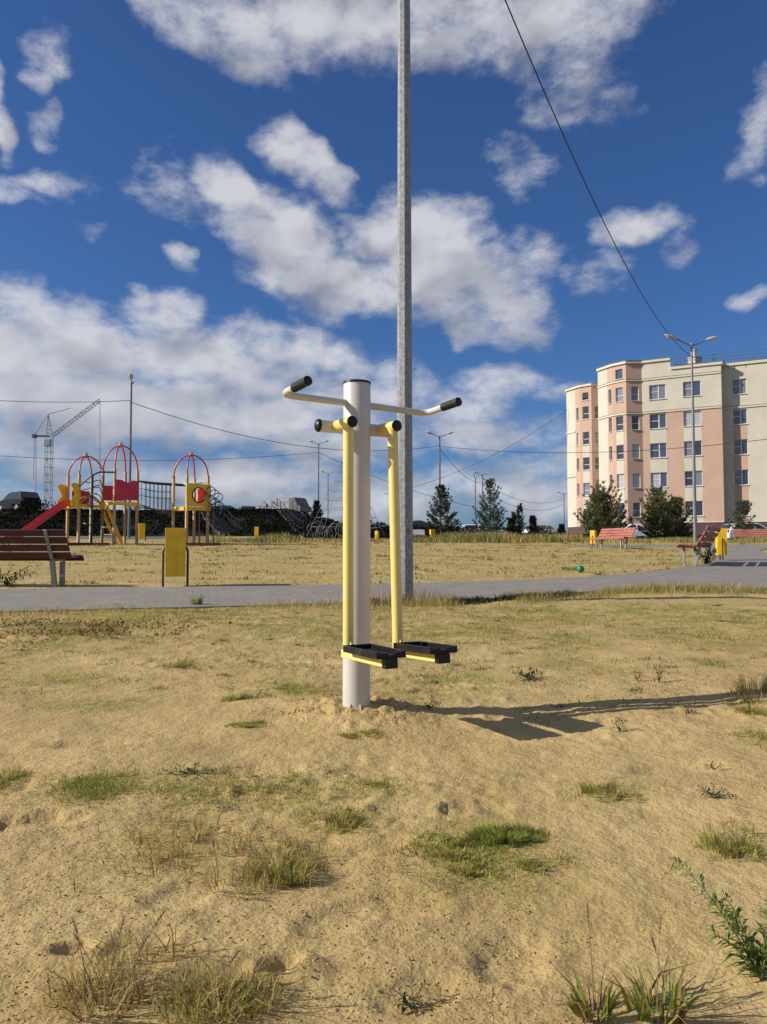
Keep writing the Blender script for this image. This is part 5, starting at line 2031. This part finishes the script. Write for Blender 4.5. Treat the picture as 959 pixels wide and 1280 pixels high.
# small dark and straw clumps dotted over the farther sand
nc = 520
cy = 3.6 + 5.2 * rng.random(nc) ** .75
cx = rng.uniform(-.56, .56, nc) * cy
pick = rng.integers(0, nc, 17000)
rc_ = rng.uniform(.012, .07, nc)
x = cx[pick] + rng.normal(0, 1, len(pick)) * rc_[pick] * 1.5
y = cy[pick] + rng.normal(0, 1, len(pick)) * rc_[pick]
m_ = ~in_poly(x, y, PATH_S)
x, y, pick = x[m_], y[m_], pick[m_]
n = len(x)
kc = np.array([(0.14, 0.13, 0.04), (0.22, 0.15, 0.06), (0.24, 0.25, 0.06), (0.42, 0.32, 0.13), (0.10, 0.10, 0.035)])[rng.integers(0, 5, nc)]
parts_.append(blades(place(x, y, Hz(x, y) - .003), rng.uniform(.010, .034, n), rng.uniform(.0025, .006, n), rng.uniform(.4, 1.5, n), rng.uniform(0, 6.28, n), np.clip(kc[pick] * rng.uniform(.7, 1.35, (n, 1)), 0, 1), seed=6))
V, q, t_, c_ = merge(parts_)
o = np_mesh('sparse_grass', V, [q, t_], grass_mm, c_)
props(o, 'thin dry and green grass growing in patches out of the sand', 'grass', kind='stuff')

# rough verge along the near side of the path
parts_ = []


def near_edge(x):
    return np.interp(x, [-12, -3.9, -1.57, 0.19, 1.27, 2.2, 3.2, 4.6, 14], [6.0, 8.07, 8.60, 9.05, 9.28, 9.95, 10.65, 10.8, 10.2])


n = 26000
x = rng.uniform(-5.5, 7.5, n)
d = np.abs(rng.normal(0.0, 0.42, n)) + 0.03
y = near_edge(x) - d
cl = fbm(x * 1.7, d * 3, 211, 3)
m_ = (rng.random(n) < sstep(0.38, 0.6, cl) * (0.35 + 0.65 * (x > -0.3)) + 0.10) & vis(x, y)
x, y, d, cl = x[m_], y[m_], d[m_], cl[m_]
n = len(x)
parts_.append(blades(place(x, y, Hz(x, y) - 0.004), rng.uniform(.04, .14, n) * (0.55 + 0.8 * sstep(.4, .7, cl)) * np.where(x > -0.3, 1, 0.6), rng.uniform(.003, .006, n), rng.uniform(.2, 1.1, n), rng.uniform(0, 6.28, n), palette(n, (4.5, 3, 1.6, 2.2)), seed=9))
# darker low weeds at the foot of the tall post and along the kerb to its right
n = 9000
x = rng.uniform(-0.3, 4.2, n)
y = near_edge(x) - np.abs(rng.normal(0.05, 0.13, n))
m_ = (rng.random(n) < sstep(0.45, 0.6, fbm(x * 2.2, y * 2, 221, 2)))
x, y = x[m_], y[m_]
n = len(x)
parts_.append(blades(place(x, y), rng.uniform(.03, .11, n), rng.uniform(.006, .013, n), rng.uniform(.4, 1.4, n), rng.uniform(0, 6.28, n), jit((0.045, 0.06, 0.02), n, .3), seed=10))
# pinkish seed stalks round the tall post
n = 420
x = np_.x + rng.normal(0, 0.28, n) - 0.05
y = np_.y - np.abs(rng.normal(0.12, 0.12, n))
parts_.append(blades(place(x, y), rng.uniform(.12, .27, n), rng.uniform(.003, .006, n), rng.uniform(.05, .5, n), rng.uniform(0, 6.28, n), jit((0.42, 0.27, 0.17), n, .2), seed=12))
V, q, t_, c_ = merge(parts_)
o = np_mesh('verge_grass', V, [q, t_], grass_mm, c_)
props(o, 'rough dry grass and low weeds along the near edge of the path', 'grass', kind='stuff')

# short dry grass over the field beyond the path
parts_ = []
x, y = scatter(150000, -24, 26, 10.6, 40, lambda x, y: vis(x, y) * np.clip(0.10 + 1.0 * sstep(0.40, 0.62, 0.45 * fbm(x * 0.35, y * 0.8, 101, 3) + 0.55 * fbm(x * 1.2, y * 2.4, 111, 3)), 0, 1) * np.clip(12 / y + .25, .3, 1))
n = len(x)
tone = fbm(x * .5, y * 1.1, 231, 3)
cc = palette(n, (6.0, 2.6, 0.9, 1.3))
gr_ = (rng.random(n) < sstep(.52, .68, tone) * .8)
cc[gr_] = jit((0.24, 0.25, 0.07), int(gr_.sum()), .2)
parts_.append(blades(place(x, y), rng.uniform(.015, .05, n) * (1 + .015 * (y - 10)), rng.uniform(.006, .012, n) * (1 + .05 * (y - 10)), rng.uniform(.7, 1.5, n), rng.uniform(0, 6.28, n), cc, seed=14))
# little darker clumps standing out of it
nc = 900
cx = rng.uniform(-20, 22, nc)
cy = 10.8 + 26 * rng.random(nc) ** 0.9
pick = rng.integers(0, nc, 15000)
rc_ = rng.uniform(.03, .16, nc)
x = cx[pick] + rng.normal(0, 1, len(pick)) * rc_[pick] * 1.4
y = cy[pick] + rng.normal(0, 1, len(pick)) * rc_[pick]
m_ = ~in_poly(x, y, PATH_S) & (y < 37)
x, y, pick = x[m_], y[m_], pick[m_]
n = len(x)
kc = np.array([(0.17, 0.17, 0.05), (0.28, 0.24, 0.08), (0.13, 0.10, 0.045), (0.20, 0.22, 0.055)])[rng.integers(0, 4, nc)]
parts_.append(blades(place(x, y), rng.uniform(.03, .09, n), rng.uniform(.008, .018, n) * (1 + .03 * (y - 10)), rng.uniform(.3, 1.4, n), rng.uniform(0, 6.28, n), np.clip(kc[pick] * rng.uniform(.7, 1.3, (n, 1)), 0, 1), seed=15))
V, q, t_, c_ = merge(parts_)
o = np_mesh('field_grass', V, [q, t_], grass_mm, c_)
props(o, 'short dry yellow grass over the sandy field beyond the path', 'grass', kind='stuff')

# tall dry weeds where the field ends
parts_ = []
n = 52000
x = rng.uniform(-9, 24, n)
y = rng.normal(37.0, 1.7, n)
cl = fbm(x * .55, y * .5, 241, 4)
keep = np.where(x > 0.5, 1.0, np.where(x > -6.5, 0.55, 0.25)) * sstep(.25, .5, cl)
m_ = (rng.random(n) < keep) & ~in_poly(x, y, PATH_S) & (y > 32.6)
x, y, cl = x[m_], y[m_], cl[m_]
n = len(x)
hh_ = rng.uniform(.12, .40, n) * (0.5 + 0.9 * sstep(.35, .65, fbm(x * .6, y * 0 + 3, 251, 3))) * np.where(x > 11.5, .6, 1)
cc = palette(n, (4.5, 3.0, 1.6, 3.0))
gz_ = rng.random(n) < sstep(.5, .62, fbm(x * .45, y * .2, 261, 3)) * .75
cc[gz_] = jit((0.16, 0.19, 0.055), int(gz_.sum()), .25)
rd_ = rng.random(n) < 0.10
cc[rd_] = jit((0.26, 0.13, 0.09), int(rd_.sum()), .2)
parts_.append(blades(place(x, y, Tz(x, y)), hh_, rng.uniform(.018, .04, n), rng.uniform(.1, .7, n), rng.uniform(0, 6.28, n), cc, seed=16))
V, q, t_, c_ = merge(parts_)
o = np_mesh('tall_weeds', V, [q, t_], grass_mm, c_)
props(o, 'band of tall dry weeds at the far end of the field', 'weeds', kind='stuff')

def leaf_cards(x, y, z, size, col, seed):
    r = np.random.default_rng(seed)
    n = len(x)
    d1 = r.normal(0, 1, (n, 3))
    d1 /= np.linalg.norm(d1, axis=1)[:, None]
    d2 = np.cross(d1, r.normal(0, 1, (n, 3)))
    d2 /= np.linalg.norm(d2, axis=1)[:, None]
    s = np.broadcast_to(size, n)[:, None] * r.uniform(.6, 1.3, (n, 1))
    c0 = np.stack([x, y, z], 1)
    V = np.stack([c0 - d1 * s, c0 - d2 * s * .5, c0 + d1 * s, c0 + d2 * s * .5], 1).reshape(-1, 3)
    i = np.arange(n) * 4
    return V, np.stack([i, i + 1, i + 2, i + 3], 1), np.repeat(col, 4, 0)


# reddish green ground cover at the upper left
c_ = G(62, 792)
n = 2600
x = c_.x + rng.normal(0, .62, n)
y = c_.y + rng.normal(0, .30, n)
m_ = (fbm(x * 3, y * 4, 301, 3) > .47) & (y < near_edge(x) - .15)
x, y = x[m_], y[m_]
n = len(x)
z = Hz(x, y) + .004 + rng.random(n) ** 2 * .05
cc = jit((0.16, 0.17, 0.045), n, .3)
rd_ = rng.random(n) < .45
cc[rd_] = jit((0.26, 0.12, 0.05), int(rd_.sum()), .3)
V, q, c_ = leaf_cards(x, y, z, .016, cc, 6)
o = np_mesh('ground_cover', V, [q], leaf_m, c_)
props(o, 'low reddish green creeping ground cover at the upper left of the sand', 'ground cover', kind='stuff')
n = 60000
x = rng.uniform(-36, 1.5, n)
y = rng.uniform(48.5, 66, n)
b_ = fbm(x * .5, y * .4, 271, 3)
m_ = rng.random(n) < sstep(.30, .5, b_)
x, y, b_ = x[m_], y[m_], b_[m_]
n = len(x)
sc_h = (0.15 + 1.0 * sstep(.40, .75, b_)) * np.where(y > 57, .16, 1)
z = Tz(x, y) + rng.random(n) ** 0.7 * sc_h
V, q, c_ = leaf_cards(x, y, z, 0.085, jit((0.011, 0.013, 0.006), n, .4), 3)
o = np_mesh('bank_scrub', V, [q], scrub_m, c_)
props(o, 'dark low scrub covering the bank on the left', 'scrub', kind='stuff')
n = 30000
x = rng.uniform(-1.5, 21, n)
y = rng.uniform(50, 58, n)
b_ = fbm(x * .45, y * .35, 281, 3)
m_ = rng.random(n) < sstep(.28, .46, b_)
x, y, b_ = x[m_], y[m_], b_[m_]
n = len(x)
z = Tz(x, y) + rng.random(n) ** 0.75 * (0.35 + 0.85 * sstep(.34, .70, b_)) * np.where(x > 12, .6, 1)
V, q, c_ = leaf_cards(x, y, z, 0.09, jit((0.014, 0.018, 0.009), n, .4), 4)
o = np_mesh('far_hedge', V, [q], scrub_m, c_)
props(o, 'dark tangled hedge line behind the tall weeds', 'hedge', kind='stuff')

# ------------------------------------------------------------------ crumbs of soil
n = 60000
y = 1.3 + 5.0 * rng.random(n) ** 1.5
x = rng.uniform(-0.56, 0.56, n) * y
m_ = rng.random(n) < 0.12 + sstep(.48, .66, fbm(x * 1.3, y * 1.5, 291, 4))
x, y = x[m_], y[m_]
n = len(x)
nh = 260                                             # the loose heap round the machine's foot
a = rng.uniform(0, 6.28, nh)
r_ = np.abs(rng.normal(.16, .08, nh)) + .075
x = np.concatenate([x, POST[0] + r_ * np.cos(a)])
y = np.concatenate([y, POST[1] + r_ * np.sin(a)])
n = len(x)
sz_ = 0.0012 + 0.0026 * rng.random(n) ** 6
big = rng.random(n) < .002
sz_[big] *= 2.0
sz_[-nh:] *= 1.8
ico = np.array([(1, 0, 0), (-1, 0, 0), (0, 1, 0), (0, -1, 0), (0, 0, 1), (0, 0, -1)], float)
icf = np.array([(0, 2, 4), (2, 1, 4), (1, 3, 4), (3, 0, 4), (2, 0, 5), (1, 2, 5), (3, 1, 5), (0, 3, 5)])
V = ico[None] * sz_[:, None, None] * rng.uniform(.6, 1.35, (n, 6, 1)) * np.stack([rng.uniform(.8, 1.4, n), rng.uniform(.8, 1.4, n), rng.uniform(.5, .9, n)], 1)[:, None, :]
th = rng.uniform(0, 6.28, n)
vx = V[..., 0] * np.cos(th)[:, None] - V[..., 1] * np.sin(th)[:, None]
vy = V[..., 0] * np.sin(th)[:, None] + V[..., 1] * np.cos(th)[:, None]
zz = Hz(x, y) + sz_ * .15
V = np.stack([vx + x[:, None], vy + y[:, None], V[..., 2] + zz[:, None]], 2).reshape(-1, 3)
fcs = (icf[None] + (np.arange(n) * 6)[:, None, None]).reshape(-1, 3)
cc = jit((0.47, 0.33, 0.135), n, .12)
dk = rng.random(n) < .35
cc[dk] = jit((0.24, 0.165, 0.08), int(dk.sum()), .2)
clod_m = leaf_mat('soil_crumbs', rough=0.95, trans=0.0)
o = np_mesh('soil_crumbs', V, [fcs], clod_m, np.repeat(cc, 6, 0))
props(o, 'loose crumbs of sandy soil scattered over the near ground', 'soil crumbs', kind='stuff')

# ------------------------------------------------------------------ single plants
def tuft(label, px, py, rad, n, hgt, ws, seed, name='grass_tuft', group='grass tufts in the sand', wid=(.002, .004), lean=(.1, 1.1), colour=None, cat='grass tuft'):
    global rng
    keep_rng = rng
    rng = np.random.default_rng(seed)
    c_ = G(px, py)
    a = rng.uniform(0, 6.28, n)
    r_ = rad * np.sqrt(rng.random(n)) * (1 + .35 * np.sin(a * 2 + seed) + .2 * np.sin(a * 5 + 2 * seed))
    r_ = r_ * np.where(rng.random(n) < .28, 1 + 0.36 * rng.random(n) ** 2, 1)
    x, y = r_ * np.cos(a), r_ * np.sin(a) * .8
    zb = Hz(x + c_.x, y + c_.y) - 0.004
    z0 = hz(c_.x, c_.y)
    base = np.stack([x, y, zb - z0], 1)
    h_ = hgt * rng.uniform(.4, 1.15, n) * np.clip(1 - .35 * (r_ / (rad * 1.4)) ** 2, .3, 1)
    col_ = palette(n, ws) if colour is None else jit(colour, n, .22)
    V, q, t_, cc = blades(base, h_, rng.uniform(wid[0], wid[1], n), rng.uniform(lean[0], lean[1], n), a + rng.normal(0, .7, n), col_, seed=seed, curve=1.0)
    o = np_mesh(name, V, [q, t_], grass_mm, cc)
    o.location = (c_.x, c_.y, z0)
    rng = keep_rng
    return props(o, label, cat, group)


tuft('brightest green dense tuft, right half of the pair below and right of the machine', 632, 1046, .085, 1700, .04, (.4, 2, 7, .1), 1)
tuft('yellowish green tuft just left of the bright dense tuft', 568, 1062, .12, 1100, .028, (2, 5, 4, .3), 2)
tuft('small green tuft below the gap of the bright pair', 592, 1088, .06, 420, .024, (1, 4, 4, .4), 3)
tuft('small low green tuft right of and below the bright dense tuft', 664, 1082, .045, 260, .026, (.5, 3, 5, .4), 4)
tuft('thin pale green tuft with fine stalks in the middle of the right half', 752, 992, .085, 260, .055, (2, 5, 4, 1), 5, lean=(.05, 1.0))
tuft('straw and green tuft with a dark foot, largest tuft of the lower left', 358, 1095, .085, 560, .062, (4, 5, 2, 2), 6, lean=(.1, .9))
tuft('small green tuft left of the machine foot, beside a larger grass patch', 297, 874, .06, 320, .05, (1, 4, 4, .4), 7)
tuft('flat dark green tuft left of and below the machine foot', 312, 905, .075, 420, .03, (.5, 2, 6, .5), 8)
tuft('low green tuft nearest the machine foot, on its front side', 438, 917, .04, 160, .03, (1, 2, 5, .5), 9)
tuft('low dark tuft front right of the machine foot', 465, 914, .05, 200, .03, (.6, 2, 5, .8), 10)
tuft('dry tuft with a dark hollow on the right of the straw coloured patch', 428, 1030, .055, 320, .045, (4, 4, 1, 2), 11)
tuft('small dry green tuft alone on the sand, halfway from machine to left edge', 219, 833, .075, 260, .06, (2, 4, 2, 2), 12)
tuft('small upright green plant at the near edge of the path below the yellow bin', 247, 757, .035, 90, .17, (.2, 2, 6, .2), 13, wid=(.006, .012), lean=(.05, .6))
tuft('fine dry tuft at the right edge above the machine shadow end', 948, 866, .10, 240, .13, (6, 2, .5, 3), 14, lean=(.05, .8))
tuft('green tuft at the right edge below the shadow end', 950, 893, .08, 300, .045, (1, 4, 4, .5), 15)
tuft('pale green tuft above the tall leafy weed on the right', 916, 1062, .07, 300, .05, (2, 4, 3, 1), 16)

DKG = (0.035, 0.055, 0.018)


def leafy(label, px, py, stems, leaf, seed, colour=(0.06, 0.10, 0.025), name='weed', group='leafy weeds in the sand', cat='weed', flat=False, lw=0.28, step=0.016):
    """stems: list of (dx, dy, height): where each stem tip is relative to the root, metres"""
    c_ = G(px, py)
    z0 = hz(c_.x, c_.y)
    t = thing(name, label, cat, (c_.x, c_.y, z0 - 0.003), 0, group)
    r = np.random.default_rng(seed)
    st_ = MB()
    Vs, Qs, Cs = [], [], []
    o_ = 0
    for (dx, dy, h_) in stems:
        L = math.sqrt(dx * dx + dy * dy + h_ * h_)
        n = max(5, int(L / step))
        pts = [Vector((dx * f_, dy * f_, h_ * (1 - (1 - f_) ** 1.6) + (0.004 if f_ == 0 else 0.006))) for f_ in np.linspace(0, 1, 9)]
        st_.tube(pts, [0.0028 * (1 - .75 * f_) * (leaf / .06) ** .5 for f_ in np.linspace(0, 1, 9)], 5)
        for i in range(n):
            f_ = (i + .5) / n
            k_ = min(7, int(f_ * 8))
            p0 = np.array(pts[k_].lerp(pts[k_ + 1], f_ * 8 - k_))
            dv = np.array((pts[k_ + 1] - pts[k_]).normalized())
            for rep in range(2 if f_ < .9 else 4):
                a = i * 2.4 + rep * 3.14 + r.uniform(-.5, .5)
                s1 = np.cross(dv, [0.3, 0.2, 1.0])
                s1 /= np.linalg.norm(s1)
                s2 = np.cross(dv, s1)
                od = (s1 * math.cos(a) + s2 * math.sin(a)) * .9 + dv * r.uniform(.3, .8)
                od /= np.linalg.norm(od)
                ln_ = leaf * (1.05 - .6 * f_) * r.uniform(.65, 1.15)
                sd_ = np.cross(od, [0, 0, 1.0])
                sd_ /= max(1e-4, np.linalg.norm(sd_))
                m1 = p0 + od * ln_ * .45 + np.array([0, 0, ln_ * .06])
                tip = p0 + od * ln_ + np.array([0, 0, -ln_ * r.uniform(.05, .35)])
                tip[2] = max(tip[2], 0.002)
                w_ = ln_ * lw * .5
                Vs += [p0, m1 - sd_ * w_, tip, m1 + sd_ * w_, m1 + np.array([0, 0, -ln_ * .05])]
                Qs += [(o_, o_ + 1, o_ + 4), (o_ + 1, o_ + 2, o_ + 4), (o_, o_ + 4, o_ + 3), (o_ + 4, o_ + 2, o_ + 3)]
                cj = np.array(colour) * r.uniform(.65, 1.4) * (1 + r.normal(0, .06, 3))
                Cs += [cj] * 5
                o_ += 5
    st_m = bpy.data.materials.get('weed_stem') or mat('weed_stem', (0.12, 0.12, 0.04), 0.7)
    st_.build('stem', st_m, t)
    np_mesh('foliage', np.array(Vs), [np.array(Qs)], leaf_m, np.clip(np.array(Cs), .004, 1), parent=t)
    return t


leafy('tall leafy green weed leaning left at the right edge of the foreground', 952, 1222, [(-.115, .16, .17), (-.07, .06, .13), (-.03, .10, .12), (.05, .05, .12), (.02, -.02, .10), (-.09, .02, .08), (.09, .1, .12)], .055, 1, (0.17, 0.235, 0.06), lw=.20, step=.0075)
leafy('dark low weed with one upright sprig on the right side of the sand', 892, 1000, [(-.05, .01, .02), (.05, .02, .02), (.02, .05, .03), (-.03, .05, .025), (.055, -.02, .015)], .03, 2, (0.035, 0.04, 0.018))
leafy('dark green leafy rosette on the sand right of the footplates', 661, 850, [(-.09, .02, .04), (.09, .03, .04), (.03, .08, .05), (-.05, .08, .05), (.0, -.03, .03)], .06, 3, DKG)
leafy('small upright leafy weed right of the dark rosette', 824, 853, [(-.02, .01, .07), (.03, .02, .06), (.01, .03, .09)], .04, 4, (0.06, 0.085, 0.025))
leafy('small pale leafy sprig beside the upright weed', 797, 852, [(-.02, .01, .04), (.03, .02, .04)], .035, 5, (0.07, 0.095, 0.03))
leafy('small green weed in front of the machine shadow', 775, 916, [(-.03, .01, .04), (.03, .0, .045), (.0, .03, .05)], .035, 6, (0.06, 0.085, 0.02))
leafy('dark little weed where the machine shadow begins', 536, 884, [(-.04, .01, .05), (.03, .02, .05), (.06, .0, .03)], .035, 7, (0.03, 0.045, 0.018))
leafy('flat green weed at the right, above the tall leafy weed', 893, 966, [(-.03, .01, .015), (.04, .01, .015), (.0, .03, .02)], .028, 8, (0.06, 0.085, 0.02))
leafy('dark creeping weed on top of the pale grass patch on the left', 236, 968, [(-.10, .0, .012), (.10, .02, .012), (.03, .05, .02), (-.05, .04, .02)], .04, 9, (0.045, 0.065, 0.022))
leafy('small dark weed at the bottom edge left of the bladed tuft', 515, 1252, [(-.05, .02, .03), (.03, .03, .03), (.0, .06, .06), (-.03, -.02, .015)], .028, 10, (0.045, 0.055, 0.022))
leafy('dark bushy plant growing under the left bench', G(8, 733).x and 8, 733, [(-.25, .0, .20), (.28, .02, .25), (.05, .05, .30), (-.1, -.05, .24), (.2, -.1, .18), (.42, .0, .2)], .13, 11, (0.028, 0.035, 0.018), name='bush', cat='bush', group='dark bushes by benches', step=.03)
leafy('dark round bush at the foot of the brown red bench', 884, 706, [(-.25, .0, .30), (.25, .1, .35), (.05, .2, .42), (.0, -.1, .3), (.3, .25, .3), (-.2, .2, .34)], .16, 12, (0.025, 0.032, 0.015), name='bush', cat='bush', group='dark bushes by benches', step=.03)
leafy('low dark weed on the field just right of the green ball', 748, 719, [(-.12, .0, .05), (.12, .02, .05), (.05, .05, .07)], .07, 13, (0.04, 0.05, 0.025))
tuft('green tuft on the field hard left of the green ball', 713, 712, .16, 320, .09, (1, 4, 4, .4), 31, wid=(.006, .012))

# broad bladed grass clump at the bottom edge
def bladed(label, px, py, n, hgt, rad, seed, wid=(.004, .009), ws=(1, 3, 5, 2), stalks=()):
    c_ = G(px, py)
    z0 = hz(c_.x, c_.y)
    t = thing('bladed_grass', label, 'grass clump', (c_.x, c_.y, z0 - .004), 0, 'broad bladed grass clumps')
    global rng
    kr = rng
    rng = np.random.default_rng(seed)
    a = rng.uniform(0, 6.28, n)
    r_ = rad * np.sqrt(rng.random(n))
    base = np.stack([r_ * np.cos(a), r_ * np.sin(a), np.zeros(n)], 1)
    V, q, t_, cc = blades(base, hgt * rng.uniform(.45, 1.1, n), rng.uniform(wid[0], wid[1], n), rng.uniform(.1, 1.35, n), a + rng.normal(0, .6, n), palette(n, ws) * .8, seed=seed, curve=1.1)
    np_mesh('blades', V, [q, t_], grass_mm, cc, parent=t)
    m_ = bpy.data.materials.get('dry_stalk') or mat('dry_stalk', (0.24, 0.16, 0.085), 0.8)
    for (bx, by, dx, dy, h_) in stalks:
        s_ = MB()
        pts = [Vector((bx + dx * f_ * f_, by + dy * f_ * f_, h_ * f_)) for f_ in np.linspace(0, 1, 8)]
        s_.tube(pts, [.0012 * (1.15 - .6 * f_) for f_ in np.linspace(0, 1, 8)], 5)
        # seed head
        for i in range(14):
            p0 = pts[-1].lerp(pts[-2], i / 14 * 1.3)
            ang = i * 2.2
            s_.tube([p0, p0 + Vector((.004 * math.cos(ang), .004 * math.sin(ang), .010))], [.0012, .0003], 4)
        s_.build('stalk', m_, t)
    rng = kr
    return t


bladed('broad bladed green clump at the bottom edge right of centre', 822, 1262, 70, .12, .05, 3, stalks=((0, 0, .02, .03, .17), (.02, .01, -.02, .02, .13)))
bladed('narrow upright bladed clump with a tall thin stalk at the bottom edge', 742, 1264, 42, .10, .03, 4, stalks=((0, 0, -.005, .02, .20),))
bladed('tall straw coloured clump with bent stalks in the bottom left corner', 128, 1262, 130, .10, .07, 5, wid=(.0015, .0035), ws=(6, 2, .4, 3), stalks=((0, 0, -.07, .03, .12), (.01, 0, .02, .03, .15), (-.03, 0, -.03, .0, .16), (.03, 0, .05, .02, .12), (.04, .02, .06, .04, .15)))
bladed('dense dry tangled clump at the bottom edge left of centre', 262, 1266, 230, .065, .085, 6, wid=(.0015, .0035), ws=(4, 5, 1.5, 2), stalks=((.0, .0, .05, .03, .10), (.03, 0, .08, .0, .09)))
bladed('thin stalked dry clump right of the straw patch in the lower left', 290, 1110, 60, .07, .06, 7, wid=(.0012, .0028), ws=(6, 2, .3, 3), stalks=((0, 0, .02, .02, .11), (-.04, .02, -.02, .02, .10)))
